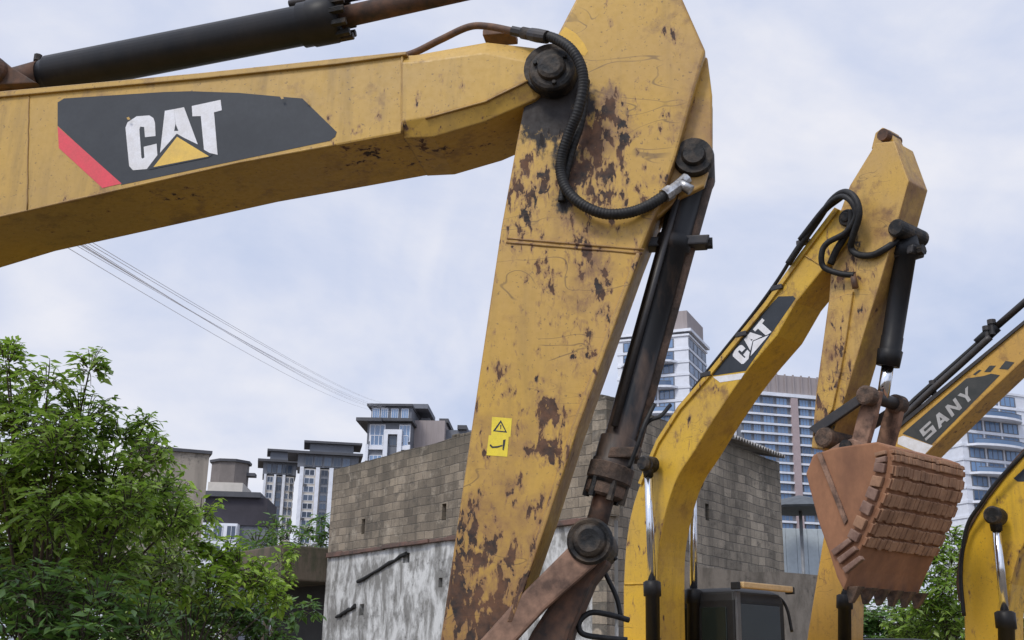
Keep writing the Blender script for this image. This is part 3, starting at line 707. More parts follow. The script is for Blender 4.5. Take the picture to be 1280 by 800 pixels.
WALLTOP = at(758, 496, 20.0).z
def block_mat(name, c1, c2, mortar, stain=.5, bw=.37, bh=.19, seed=0, moss=7.0):
    m, nt = new_mat(name)
    co = objco(nt); sx = nd(nt, 'ShaderNodeSeparateXYZ', {0: co})
    wob = mth(nt, 'MULTIPLY', mth(nt, 'SUBTRACT', noise(nt, co, 1.1, 2), .5), .09)
    wx = mth(nt, 'MULTIPLY', mth(nt, 'SUBTRACT', noise(nt, co, 2.7, 1), .5), .08)
    v = nd(nt, 'ShaderNodeCombineXYZ', {0: mth(nt, 'ADD', sx.outputs[0], wx), 1: mth(nt, 'ADD', sx.outputs[2], wob)}).outputs[0]
    br = nd(nt, 'ShaderNodeTexBrick', {'Vector': v, 'Color1': c4(c1), 'Color2': c4(c2), 'Mortar': c4(mortar), 'Scale': 1.0, 'Mortar Size': .012, 'Mortar Smooth': .7, 'Bias': -.1, 'Brick Width': bw, 'Row Height': bh})
    col = br.outputs['Color']
    n = noise(nt, mapping(nt, co, (1, 1, 1), (seed, 0, 0)), .55, 7, .66)
    col = mix(nt, mrange(nt, n, .42, .68, 0, stain), col, (.040, .035, .028))
    st = noise(nt, mapping(nt, co, (3.2, 3.2, .25), (seed, 0, 0)), 1, 5, .6)
    col = mix(nt, mrange(nt, st, .50, .75, 0, stain), col, (.035, .032, .026))
    zz = mth(nt, 'ADD', sx.outputs[2], mth(nt, 'MULTIPLY', mth(nt, 'SUBTRACT', noise(nt, co, 1.3, 7, .7), .5), 1.6))
    col = mix(nt, mrange(nt, zz, moss-.9, moss+.1, 0, .55), col, (.040, .038, .027))
    lt = noise(nt, co, 1.9, 5, .7)
    col = mix(nt, mrange(nt, lt, .54, .68, 0, .7), col, (.40, .345, .265))
    bl = noise(nt, mapping(nt, co, (1, 1, 1.6), (7, 3, 1)), 3.1, 6, .7)
    col = mix(nt, mrange(nt, bl, .56, .66, 0, .6), col, (.075, .065, .052))
    g = noise(nt, co, 30, 4, .7)
    col = mix(nt, mrange(nt, g, .4, .75, 0, .45), col, (.05, .045, .04))
    h = mth(nt, 'ADD', mth(nt, 'MULTIPLY', br.outputs['Fac'], -1.0), mth(nt, 'MULTIPLY', g, .5))
    finish(nt, col, .95, 0, h, .6, .02)
    return m
BLK = block_mat('old_concrete_blocks', (.35, .285, .205), (.155, .125, .090), (.155, .130, .100), .60, moss=WALLTOP)
BLK2 = block_mat('weathered_concrete_blocks', (.48, .40, .30), (.22, .185, .14), (.18, .16, .13), .66, seed=3.3, moss=WALLTOP)
def stained(name, base, dirt, black, sc=(5, 5, .35), k=1.0, a=(.42, .62), seed=0):
    m, nt = new_mat(name); co = mapping(nt, objco(nt), loc=(seed, seed, seed))
    s1 = noise(nt, mapping(nt, co, sc), k, 7, .68, .3); s2 = noise(nt, co, .8*k, 7, .7); s3 = noise(nt, co, 7*k, 6, .75)
    col = mix(nt, mrange(nt, s1, a[0], a[1]), base, dirt)
    col = mix(nt, mrange(nt, mth(nt, 'ADD', mth(nt, 'MULTIPLY', s2, .65), mth(nt, 'MULTIPLY', s1, .35)), .50, .64, 0, .85), col, dirt)
    col = mix(nt, mrange(nt, mth(nt, 'ADD', mth(nt, 'MULTIPLY', s2, .5), mth(nt, 'MULTIPLY', s3, .5)), .55, .64, 0, .85), col, black)
    finish(nt, col, .92, 0, s3, .6, .015); return m
PLASTER = stained('peeling_whitewash', (.56, .56, .54), (.19, .185, .17), (.05, .047, .043), (1.7, 1.7, .8), 1.3, (.42, .57))
RENDERW = stained('grey_cement_render', (.20, .175, .145), (.105, .092, .075), (.035, .032, .028), (2, 2, .6), 1.4, (.42, .60), seed=4)
LEDGE = stained('red_brown_ledge', (.15, .085, .065), (.075, .055, .045), (.03, .025, .02), (1, 1, 1), 2.0)
MOSSC = stained('mossy_concrete', (.11, .085, .06), (.05, .052, .028), (.03, .03, .022), (2, 2, .5), 1.5)
BLACKHOLE = plain('painted_hole_shade', (.012, .012, .012), .9)  # back of the wall holes: inner shade put in as near-black colour

# ------------------------------------------------------------------ the block building behind the arm
Ck = at(758, 496, 20.0); zt = Ck.z
Le = at_z(417, 586, zt); Ri = at_z(974, 578, zt)
gb = thing('block_building', 'old flat roofed concrete block building with whitewashed lower wall behind the big stick', 'building', Vector((Ck.x, Ck.y, 0)))
frL, WL = wall_frame(Le, Ck); frR, WR = wall_frame(Ck, Ri)
frLi = frL.inverted(); frRi = frR.inverted()
def on_wall(fr, px, py):
    "pixel to (x, z) on the wall plane y=0 of frame fr"
    o = fr.translation; n = fr.to_3x3() @ Vector((0, -1, 0)); d = ray(px, py)
    p = fr.inverted() @ (CAM + d*((o-CAM).dot(n)/d.dot(n))); return p.x, p.z
zs = on_wall(frL, 490, 681)[1]
def wall_grid(W, z0, z1, holes, thick, m, mh, rag=0.0, step=.55):
    "a wall slab with shallow recesses, their backs painted dark; its top edge is slightly uneven when rag > 0"
    b = MB(); xs = sorted({0, W} | {h[0] for h in holes} | {h[1] for h in holes} | {i*step for i in range(1, int(W/step))})
    zz = sorted({z0, z1} | {h[2] for h in holes} | {h[3] for h in holes})
    top = {x: rnd.uniform(-rag, rag*.3) for x in xs}
    def V(x, y, z): return Vector((x, y, z + (top[x] if z == z1 else 0)))
    for xa, xb in zip(xs, xs[1:]):
        for za, zb in zip(zz, zz[1:]):
            hole = any(h[0] <= xa and xb <= h[1] and h[2] <= za and zb <= h[3] for h in holes)
            if hole:
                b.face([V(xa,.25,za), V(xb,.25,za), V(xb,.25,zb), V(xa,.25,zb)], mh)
                b.face([V(xa,0,za), V(xa,.25,za), V(xa,.25,zb), V(xa,0,zb)], m); b.face([V(xb,0,za), V(xb,.25,za), V(xb,.25,zb), V(xb,0,zb)], m)
                b.face([V(xa,0,za), V(xb,0,za), V(xb,.25,za), V(xa,.25,za)], m); b.face([V(xa,0,zb), V(xb,0,zb), V(xb,.25,zb), V(xa,.25,zb)], m)
            else:
                b.face([V(xa,0,za), V(xb,0,za), V(xb,0,zb), V(xa,0,zb)], m)
        b.face([V(xa,0,z1), V(xb,0,z1), V(xb,thick,z1), V(xa,thick,z1)], m)
        b.face([V(xa,thick,z0), V(xb,thick,z0), V(xb,thick,z1), V(xa,thick,z1)], m)
    for x in (0, W): b.face([V(x,0,z0), V(x,thick,z0), V(x,thick,z1), V(x,0,z1)], m)
    bmesh.ops.remove_doubles(b.bm, verts=b.bm.verts, dist=.0005); return b
def hole(fr, px, py, w_, h_):
    x, z = on_wall(fr, px, py); return (x-w_/2, x+w_/2, z-h_/2, z+h_/2)
hl = [hole(frL, 454, 658, .17, .36), hole(frL, 555, 640, .17, .36)]
buildf(wall_grid(WL, zs, zt, hl, .3, BLK, BLACKHOLE, .035), 'block_wall', gb, frL)
hl = [hole(frL, 508, 697, .30, .22), hole(frL, 551, 728, .16, .20), hole(frL, 452, 762, .22, .26)]
wl = wall_grid(WL-.02, 0, zs-.06, hl, .3, PLASTER, BLACKHOLE)
buildf(wl, 'plaster_wall', gb, frL @ Matrix.Translation((-.06, .03, 0)))
b = MB()
x = 0
while x < WL-.1:
    l = min(rnd.uniform(.5, 1.1), WL-.05-x)
    b.box((x, -.07+rnd.uniform(-.03, .02), zs-.09+rnd.uniform(-.02, .02)), (x+l, .1, zs+.02+rnd.uniform(-.03, .02)), LEDGE, .015); x += l
buildf(b, 'ledge', gb, frL)
b = MB()
for a, c, r in (((447,727),(508,691),.045), ((420,772),(444,758),.05)):
    xa, za = on_wall(frL, *a); xc, zc = on_wall(frL, *c)
    n = 9; P = [Vector((xa+(xc-xa)*k/n, -.0, za+(zc-za)*k/n + rnd.uniform(-.02, .02))) for k in range(n+1)]
    b.tube(P, [r*rnd.uniform(.6, 1.1) for _ in P], plain('black_rebar', (.02, .02, .02), .9), 8)
buildf(b, 'roof_scar', gb, frL)
hr = [hole(frR, 884, 640, .17, .34)]
buildf(wall_grid(WR, 0, zt, hr, .3, BLK2, BLACKHOLE, .03), 'block_wall', gb, frR)
b = MB(); b.face([Vector((Ck.x, Ck.y+.35, zt-.7)), Vector((Ri.x-.3, Ri.y, zt-.7)), Vector((Le.x+.3, Le.y, zt-.7))], RENDERW); b.build('roof', gb)
frB, WBk = wall_frame(Ri, Le)
b = MB(); b.box((.7, .1, 0), (WBk-.7, .4, zt-.15), BLK2); buildf(b, 'rear_wall', gb, frB)
# corrugated sheets lying along the top of the right wall
SHEET = plain('grey_corrugated_sheet', (.36, .35, .33), .7, 0, second=(.12, .10, .085), scale=2.2, bump=.3)
x0, _ = on_wall(frR, 905, 560); b = MB(); n = 60; x1 = WR-.15
prof = [(x0+(x1-x0)*k/n, .05*math.sin(k*2.1)) for k in range(n+1)]
for (xa, za), (xb, zb) in zip(prof, prof[1:]):
    for dz in (0, .02): b.face([Vector((xa,-.22,zt+.09+za+dz)), Vector((xb,-.22,zt+.09+zb+dz)), Vector((xb,1.4,zt+.45+zb+dz)), Vector((xa,1.4,zt+.45+za+dz))], SHEET, True)
    b.face([Vector((xa,-.22,zt+.09+za)), Vector((xb,-.22,zt+.09+zb)), Vector((xb,-.22,zt+.11+zb)), Vector((xa,-.22,zt+.11+za))], SHEET)
buildf(b, 'corrugated_sheet', gb, frR)
# weeds and rubble on the corner
b = MB()
for k in range(26):
    x = WL - rnd.uniform(.1, 5.2); s = rnd.uniform(.06, .16)
    b.box((x-s, .05, zt-.05), (x+s, .28, zt+s*.7), BLK, .03)
buildf(b, 'loose_block', gb, frL)

# low cement wall in front of the right side
La, Lb2 = at(846, 697, 19.5), at(1040, 708, 21)
fw, Wf = wall_frame(La, Lb2)
gw = tag(None or wall_grid(Wf, 0, on_wall(fw, 1000, 716)[1], [], .25, RENDERW, BLACKHOLE, .05).build('yard_wall', None, local=True), 'low stained cement yard wall running behind the black cab', 'wall')
gw.matrix_world = fw

# lean-to at the building's left end
za = on_wall(frL, 414, 684)[1]; gl_ = thing('lean_to', 'dark open lean-to with mossy concrete roof beside whitewashed wall', 'shed', Vector((Le.x, Le.y, 0)), math.atan2((Ck-Le).y, (Ck-Le).x))
b = MB(); b.box((-4.2, -1.2, za-.85), (-.08, 3.0, za), MOSSC, .04); b.build('roof', gl_, local=True)
b = MB(); b.box((-4.2, .5, 0), (-.08, .75, za-.82), plain('painted_shade_wall', (.04, .038, .034), .95, scale=2)); b.build('wall', gl_, local=True)  # near-black wall colour paints in the shaded interior under the roof
for x in (-4.1,):
    b = MB(); b.box((x, -1.0, 0), (x+.28, -.7, za-.86), RENDERW, .01); b.build('post', gl_, local=True)

# ------------------------------------------------------------------ far buildings
WHITE = plain('white_facade_paint', (.73, .75, .80), .7, 0, second=(.60, .63, .69), scale=.08, bump=0)
CREAM = plain('cream_facade', (.58, .54, .48), .8, 0, second=(.46, .43, .38), scale=.1, bump=0)
GREYF = plain('grey_facade', (.17, .18, .205), .8, 0, second=(.115, .125, .145), scale=.15, bump=0)
DKROOF = plain('dark_roof_slab', (.060, .063, .072), .7, 0, second=(.09, .09, .098), scale=.3, bump=0)
BROWNF = plain('brown_louvre_cladding', (.34, .295, .285), .8, 0, second=(.26, .225, .22), scale=.4, bump=0, stretch=(3, 3, .2))
PINKF = plain('pink_stone_strip', (.40, .32, .32), .8, 0, var=.15, scale=.2, bump=0)
m, nt = new_mat('tinted_window_glass')
oi = nd(nt, 'ShaderNodeObjectInfo').outputs['Random']
finish(nt, mix(nt, oi, (.018, .026, .042), (.085, .115, .165)), .12); GLASS = m
m, nt = new_mat('blue_window_glass')
oi = nd(nt, 'ShaderNodeObjectInfo').outputs['Random']
finish(nt, mix(nt, oi, (.035, .075, .15), (.15, .25, .41)), .08, 0, spec=.9); BGLASS = m
WINM = {}
def window_mesh(key, frame, glass, mull=1):
    if key in WINM: return WINM[key]
    b = MB(); t = .07
    b.box((0,-.10,0),(1,-.02,t*.8),frame); b.box((0,-.10,1-t*.8),(1,-.02,1),frame); b.box((0,-.10,t*.8),(t,-.02,1-t*.8),frame); b.box((1-t,-.10,t*.8),(1,-.02,1-t*.8),frame)
    for k in range(mull): x = (k+1)/(mull+1); b.box((x-t*.3,-.09,t*.8),(x+t*.3,-.02,1-t*.8),frame)
    b.box((t,-.05,t*.8),(1-t,-.012,1-t*.8),glass)
    me = bpy.data.meshes.new('window'); bmesh.ops.recalc_face_normals(b.bm, faces=b.bm.faces); b.bm.to_mesh(me); b.bm.free()
    for q in b.mats: me.materials.append(q)
    WINM[key] = me; return me
def put_window(root, me, x, y, z, w_, h_, rz=0.0, name='window'):
    o = bpy.data.objects.new(name, me); COL.objects.link(o); o.parent = root
    o.location = (x, y, z); o.scale = (w_, 1, h_); o.rotation_euler = (0, 0, rz); return o
def lbox(name, root, a, c, m, bev=0.0):
    b = MB(); b.box(a, c, m, bev); return b.build(name, root, local=True)
def place(px0, px1, py, Y, yaw):
    "ground point under pixel px0, top height, and the width along yaw that reaches px1"
    p = at(px0, py, Y); d = Vector((math.cos(yaw), math.sin(yaw), 0)); lo, hi = .1, 400
    for _ in range(50):
        mid = (lo+hi)/2
        if proj(p + d*mid)[0] < px1: lo = mid
        else: hi = mid
    return Vector((p.x, p.y, 0)), p.z, lo

# two slim towers on the left
W1 = window_mesh('plain', WHITE, GLASS); W2 = window_mesh('blue', WHITE, BGLASS, 2); W3 = window_mesh('dark', GREYF, GLASS); W4 = window_mesh('slim', GREYF, BGLASS, 2)
def slim_tower(label, px0, px1, py, Y, yaw, cols, deep, floors, sidecols, tiers):
    base, z1, Wd = place(px0, px1, py, Y, yaw)
    root = thing('apartment_tower', label, 'building', base, yaw, 'dark roofed apartment towers on the left')
    lbox('wall', root, (0, 0, 0), (Wd, deep, z1), CREAM)
    fh = 3.0
    for a, c, t in cols:
        x0, x1 = a*Wd, c*Wd
        if t == 'p': lbox('pilaster', root, (x0, -.9, 0), (x1, .1, z1+.4), WHITE)
        elif t == 'd': lbox('dark_bay', root, (x0, -.25, 0), (x1, .1, z1-1), GREYF)
        if t in 'wd':
            for k in range(floors):
                put_window(root, W1 if t == 'w' else W3, x0+.1, -.03 if t == 'w' else -.28, z1-fh*(k+1)+.5, x1-x0-.2, 2.1)
    for a, c in sidecols:
        for k in range(floors):
            put_window(root, W3, Wd+.03, a*deep, z1-fh*(k+1)+.6, (c-a)*deep, 1.9, math.pi/2)
    for (x0, x1, y0, y1, za, zb, mm, nm) in tiers:
        lbox(nm, root, (x0*Wd, y0*deep, z1+za), (x1*Wd, y1*deep, z1+zb), mm)
    rg_ = random.Random(int(px0))
    for k in range(12):
        q = rg_.choice([c for c in cols if c[2] == 'w']); zz_ = z1-fh*rg_.randrange(1, floors)-.45
        lbox('air_conditioner', root, (q[0]*Wd+.2, -.6, zz_), (q[0]*Wd+1.2, .02, zz_+.75), DKROOF)
    for k in range(5):
        put_window(root, W3, Wd*(.08+.17*k), -.62, z1+.9, Wd*.14, 3.4)
    return root
TI = [(-.05,1.05,-.03,1.03,.4,5.0,GREYF,'penthouse'), (-.24,1.12,-.16,1.10,5.0,5.9,DKROOF,'roof_slab'), (.15,.95,.1,.9,5.9,9.4,GREYF,'roof_house'), (.04,1.10,0,1.0,9.4,10.2,DKROOF,'roof_slab')]
slim_tower('cream apartment tower with dark tiered roof, the leftmost of the pair beside the block building', 330, 368, 594, 420, R(12),
    [(0,.08,'p'),(.10,.32,'w'),(.33,.40,'p'),(.42,.60,'d'),(.61,.70,'p'),(.71,.84,'w'),(.85,.99,'w')], 14, 14, [(.12,.3),(.5,.68)], TI)
slim_tower('white pillared apartment tower partly covered by the block building, the taller one of the pair', 375, 444, 585, 400, R(10),
    [(0,.07,'p'),(.08,.28,'w'),(.29,.36,'p'),(.38,.52,'d'),(.53,.61,'p'),(.62,.77,'w'),(.78,.84,'p'),(.85,.97,'w')], 15, 15, [(.12,.3),(.5,.68)], TI)
# the bigger tower top above the block building
base, z1, Wd = place(458, 512, 555, 230, R(-3))
tw = thing('apartment_tower', 'dark topped apartment tower with white pillars rising just above the block building wall', 'building', base, R(-3))
lbox('wall', tw, (0, 0, 0), (Wd, 26, z1), GREYF)
for a, c in ((0,.06),(.40,.50),(.72,.82),(.97,1.02)): lbox('pilaster', tw, (a*Wd, -.8, 0), (c*Wd, .05, z1+2.0-(0 if .3<a<.8 else 2.2)), WHITE)
lbox('pillar_head', tw, (.40*Wd, -.78, z1+2.0), (.82*Wd, .05, z1+3.0), WHITE)
lbox('floor_band', tw, (.06*Wd, -.5, z1-1.2), (.40*Wd, .05, z1-.4), WHITE); lbox('floor_band', tw, (.82*Wd, -.5, z1-1.2), (.97*Wd, .05, z1-.4), WHITE)
for k in range(4):
    for a, c in ((.08,.38),(.52,.70),(.84,.96)): put_window(tw, W2 if a != .52 else W3, a*Wd, -.03, z1-1.3-3.2*k+(0 if k else 1.0), (c-a)*Wd, 2.2)
    for j in range(4): put_window(tw, W3, Wd+.03, 2.5+j*6, z1-3.2*(k+1)+.8, 3, 1.9, math.pi/2)
lbox('penthouse', tw, (0, .3, z1), (Wd, 25.5, z1+4.6), GREYF)
for a, c in ((.05,.42),(.74,1.0)): put_window(tw, W2, a*Wd, .25, z1+.6, (c-a)*Wd, 3.6)
lbox('roof_slab', tw, (-2.2, -1.6, z1+4.6), (Wd*.35, 27, z1+5.3), DKROOF); lbox('roof_slab', tw, (Wd*.35+.01, -1.2, z1+4.75), (Wd+.5, 20, z1+5.35), DKROOF)
lbox('roof_house', tw, (.3, 2, z1+5.3), (Wd*.98, 22, z1+8.4), GREYF)
for a in (.06, .26, .5, .74): put_window(tw, W2, a*Wd, 1.95, z1+5.6, Wd*.17, 2.4)
lbox('roof_slab', tw, (-.6, 1.2, z1+8.4), (Wd*1.0, 14, z1+8.9), DKROOF)
lbox('roof_house', tw, (Wd*.5, 6, z1+9.0), (Wd*1.3, 20, z1+10.0), GREYF)
lbox('annex', tw, (Wd+.02, 6, 0), (Wd+6.5, 30, z1+6.4), BROWNF); lbox('annex', tw, (Wd+6.52, 9, 0), (Wd+13, 34, z1+5.0), GREYF)
for k in range(3): lbox('roof_parapet', tw, (Wd+1+4*k, 8, z1+6.4-(1.4 if k>1 else 0)), (Wd+3+4*k, 20, z1+7.3-(1.4 if k>1 else 0)), DKROOF)

# stained concrete gable at the left
GABLE = stained('stained_gable_render', (.33, .29, .24), (.20, .175, .145), (.065, .06, .055), (.8, .8, .07), .7, (.45, .68), seed=9)
base, z1, Wd = place(168, 262, 560, 55, R(21))
gg = thing('stained_building', 'plain windowless building with streaked beige gable wall above the leafy tree', 'building', base, R(21))
lbox('wall', gg, (0, 0, 0), (Wd, 9, z1), GABLE); lbox('coping', gg, (-.12, -.12, z1), (Wd+.12, 9.1, z1+.16), DKROOF)
# house with dark tiers next to it
base, z1, Wd = place(250, 297, 653, 170, R(4))
hh = thing('terrace_house', 'tiered dark building with small roof turret and white window front beside beige gable', 'building', base, R(4))
lbox('wall', hh, (0, 0, 0), (Wd, 9, z1), WHITE)
for k in range(5):
    for a, c in ((.14,.28),(.36,.62),(.72,.98)): put_window(hh, W1, a*Wd, -.03, z1-3.0*(k+1)+.5, (c-a)*Wd, 2.2)
lbox('dark_storey', hh, (0, 2.2, z1), (Wd*1.7, 13, z1+4.2), plain('dark_timber_storey', (.040, .036, .046), .8, scale=.3))
lbox('dark_wing', hh, (Wd+.02, 2.5, 0), (Wd*1.68, 12.5, z1-.02), GREYF)
lbox('roof_slab', hh, (-.5, 1.5, z1+4.2), (Wd*1.5, 13.5, z1+5.0), DKROOF)
lbox('attic', hh, (0, 3.2, z1+5.0), (Wd*.95, 12, z1+6.6), CREAM)
b = MB()
def ngon(cx, cy, r, z, n=8): return [Vector((cx+r*math.cos(2*math.pi*(k+.5)/n), cy+r*math.sin(2*math.pi*(k+.5)/n), z)) for k in range(n)]
b.loft([ngon(Wd*.42, 8, 3.0, z1+6.6), ngon(Wd*.42, 8, 3.0, z1+10.2)], plain('brown_grey_turret', (.20, .175, .16), .8, scale=.3)); b.build('turret', hh, local=True)
b = MB(); b.loft([ngon(Wd*.42, 8, 3.35, z1+10.2), ngon(Wd*.42, 8, 3.4, z1+10.6)], DKROOF); b.build('turret_roof', hh, local=True)
lbox('canopy', hh, (Wd*.8, 7, z1+8.3), (Wd*1.15, 9, z1+8.8), DKROOF)

# balcony tower between the sticks
FLOOR = 3.1
def balcony_tower(label, px0, px1, pxr, py, Y, yaw, deep, floors, crown, left_only=False):
    base, z1, Wd = place(px0, px1, py, Y, yaw)
    root = thing('balcony_tower', label, 'building', base, yaw, 'white towers with rounded balconies')
    lbox('wall', root, (0, 0, 0), (Wd, deep, z1), WHITE)
    for k in range(floors):
        z = z1-FLOOR*(k+1)
        lbox('floor_band', root, (-.18, -.18, z-.30), (Wd+.18, deep+.18, z+.32), WHITE)
        if k % 2 == 1:
            b = MB(); n = 12; L = [Vector((Wd*.05 + Wd*.80*j/n, -.22-3.0*math.sin(math.pi*j/n)**.45, z-.25)) for j in range(n+1)]
            b.loft([L, [p+Vector((0,0,.5)) for p in L]], WHITE)
            o = b.build('balcony', root, local=True)
            b = MB()
            for p, q in zip(L[1:], L[2:-1]): b.face([p+Vector((0,.05,.5)), q+Vector((0,.05,.5)), q+Vector((0,.05,1.5)), p+Vector((0,.05,1.5))], BGLASS)
            b.tube([p+Vector((0,.05,1.52)) for p in L[1:-1]], .07, GREYF, 6); b.build('railing', o, local=True)
        for a, c in ((.08,.30),(.33,.55),(.58,.80)): put_window(root, W4, a*Wd, -.03, z+.4, (c-a)*Wd, 2.3)
        for j in range(4): put_window(root, W4, Wd+.03, deep*(.03+.24*j), z+.42, deep*.225, 2.3, math.pi/2)
    for (x0, x1, y0, y1, a, c, mm, nm) in crown: lbox(nm, root, (x0*Wd, y0*deep, z1+a), (x1*Wd, y1*deep, z1+c), mm)
    return root, base, z1, Wd
balcony_tower('white balcony tower with brown rooftop block, seen between the black cylinder and the bent boom', 772, 860, 0, 428, 262, R(-24), 17, 10,
    [(-.02,1.02,-.02,1.02,0,.5,WHITE,'cornice'), (-.04,1.05,-.04,1.04,1.0,1.7,WHITE,'cornice'), (.0,1.0,0,1.0,.5,1.0,GREYF,'cornice'), (.74,.98,.05,.95,1.7,6.6,BROWNF,'roof_block'), (.80,.90,.55,.97,6.6,7.6,BROWNF,'roof_block')])
r6, base, z1, Wd = balcony_tower('pale glassy tower with dark railed balconies behind the lettered boom, at the picture edge', 1196, 1285, 0, 486, 240, R(20), 12, 15, [(-.02,1.02,-.02,1.02,0,.5,WHITE,'cornice')])
# striped slab block
base, z1, Wd = place(925, 1046, 492, 340, R(14))
sb = thing('office_block', 'striped slab tower with brown louvred crown and pink stripe behind the block building', 'building', base, R(14))
lbox('wall', sb, (0, 0, 0), (Wd, 14, z1), GREYF)
for k in range(17):
    z = z1-3.0*(k+1)
    lbox('floor_band', sb, (-.2, -.7, z-.30), (Wd+.2, .05, z+.33), WHITE)
    for a, c in ((.02,.10),(.12,.20),(.22,.34),(.36,.48),(.60,.70),(.72,.82),(.84,.97)): put_window(sb, W4, a*Wd, -.03, z+.38, (c-a)*Wd, 2.25)
lbox('pink_strip', sb, (.505*Wd, -.95, 0), (.575*Wd, .05, z1-.2), PINKF)
lbox('cornice', sb, (-.5, -1.0, z1), (Wd+.5, 14, z1+1.1), WHITE)
lbox('louvre_crown', sb, (.10*Wd, .2, z1+1.1), (Wd, 13, z1+7.2), BROWNF)
for k in range(10): lbox('crown_fin', sb, (Wd*(.12+.085*k), -.2, z1+1.12), (Wd*(.12+.085*k)+.5, .19, z1+7.5), BROWNF)
lbox('lower_wing', sb, (-.12*Wd, 3, 0), (-.005*Wd, 13, z1-9), WHITE)

# hoarding and canopy pole at the right of the block building
p0, p1_ = at(968, 660, 33), at(1075, 648, 33)
fh_, Wh = wall_frame(p0, p1_)
b = MB(); zt_ = p0.z
n = 8
HO = plain('pale_blue_panel', (.50, .56, .60), .6, 0, second=(.42, .47, .50), scale=1.0, bump=0)
for k in range(n): b.box((Wh*k/n+.004, 0, 0), (Wh*(k+1)/n-.004, .06, zt_), HO, .01)
ho = b.build('hoarding', None, local=True); ho.matrix_world = fh_; tag(ho, 'pale blue white panel hoarding behind the rusty bucket', 'fence')
p = at(1000, 632, 31.5); ca = thing('canopy', 'grey canopy on thin pole standing in front of the pale hoarding', 'canopy', Vector((p.x, p.y, 0)))
b = MB(); b.tube([Vector((p.x, p.y, 0)), Vector((p.x, p.y, p.z+.1))], .05, plain('grey_pole', (.22, .23, .24), .5), 10); b.build('pole', ca)
b = MB(); b.loft([[q + Vector((p.x, p.y, 0)) for q in ngon(0, 0, r_, p.z+h_, 10)] for r_, h_ in ((1.05, -.16), (1.10, -.1), (.6, .14), (.06, .28))], plain('grey_canopy_cloth', (.10, .11, .12), .8)); b.build('canopy_top', ca)

# ------------------------------------------------------------------ cables
CBL = plain('grey_cable', (.84, .84, .86), .8, second=(.74, .74, .78), spec=.2)
for k, (s, e_, sag) in enumerate((((70,292),(482,508),.5), ((76,292),(484,510),.55), ((84,294),(486,511),.7), ((88,294),(486,512),.74), ((100,298),(478,504),.4), ((107,298),(477,503),.38), ((62,296),(488,514),.85), ((80,293),(485,510),.62))):
    a, c = at(*s, 17), at(*e_, 120); b = MB(); n = 40
    P = [a.lerp(c, t/n) - Vector((0, 0, sag*4*(t/n)*(1-t/n))) for t in range(n+1)]
    b.tube(P, .0065, CBL, 6)
    tag(b.build('overhead_cable'), 'thin grey overhead cable slanting down the sky from the boom to the towers', 'cable', 'overhead cables')

# ------------------------------------------------------------------ trees and shrubs
def leaf_mat(name, cols, trans=.45, rough=.36):
    m, nt = new_mat(name)
    r_ = nd(nt, 'ShaderNodeNewGeometry').outputs['Random Per Island']
    rp = nd(nt, 'ShaderNodeValToRGB', {0: r_}); e = rp.color_ramp.elements
    e[0].color = c4(cols[0]); e[1].color = c4(cols[-1])
    for i, c in enumerate(cols[1:-1]): k = e.new((i+1)/(len(cols)-1)); k.color = c4(c)
    big = noise(nt, objco(nt), 1.3, 2)
    col = mix(nt, mrange(nt, big, .38, .62, 0, .5), rp.outputs[0], cols[len(cols)//2])
    p = nd(nt, 'ShaderNodeBsdfPrincipled', {'Base Color': col, 'Roughness': rough, 'Specular IOR Level': .4})
    t = nd(nt, 'ShaderNodeBsdfTranslucent', {'Color': mix(nt, .4, col, (.30, .50, .05))})
    s = nd(nt, 'ShaderNodeMixShader', {0: trans, 1: p.outputs[0], 2: t.outputs[0]})
    nt.links.new(s.outputs[0], nd(nt, 'ShaderNodeOutputMaterial').inputs[0]); return m
BARK = plain('bark', (.085, .062, .042), .9, 0, second=(.04, .03, .022), scale=12, bump=.7, bdist=.01)
def add_leaf(V, Fc, p, d, up, L, W):
    s = d.cross(up)
    if s.length < 1e-4: s = d.orthogonal()
    s.normalize(); nrm = s.cross(d).normalized(); i = len(V)
    fold = nrm*(-.16*W); dr = nrm*(-.10*L)
    V += [p, p + d*L*.42 + s*W*.5, p + d*L + dr*1.6, p + d*L*.42 - s*W*.5, p + d*L*.5 + fold]
    Fc += [(i, i+1, i+2, i+4), (i, i+4, i+2, i+3)]
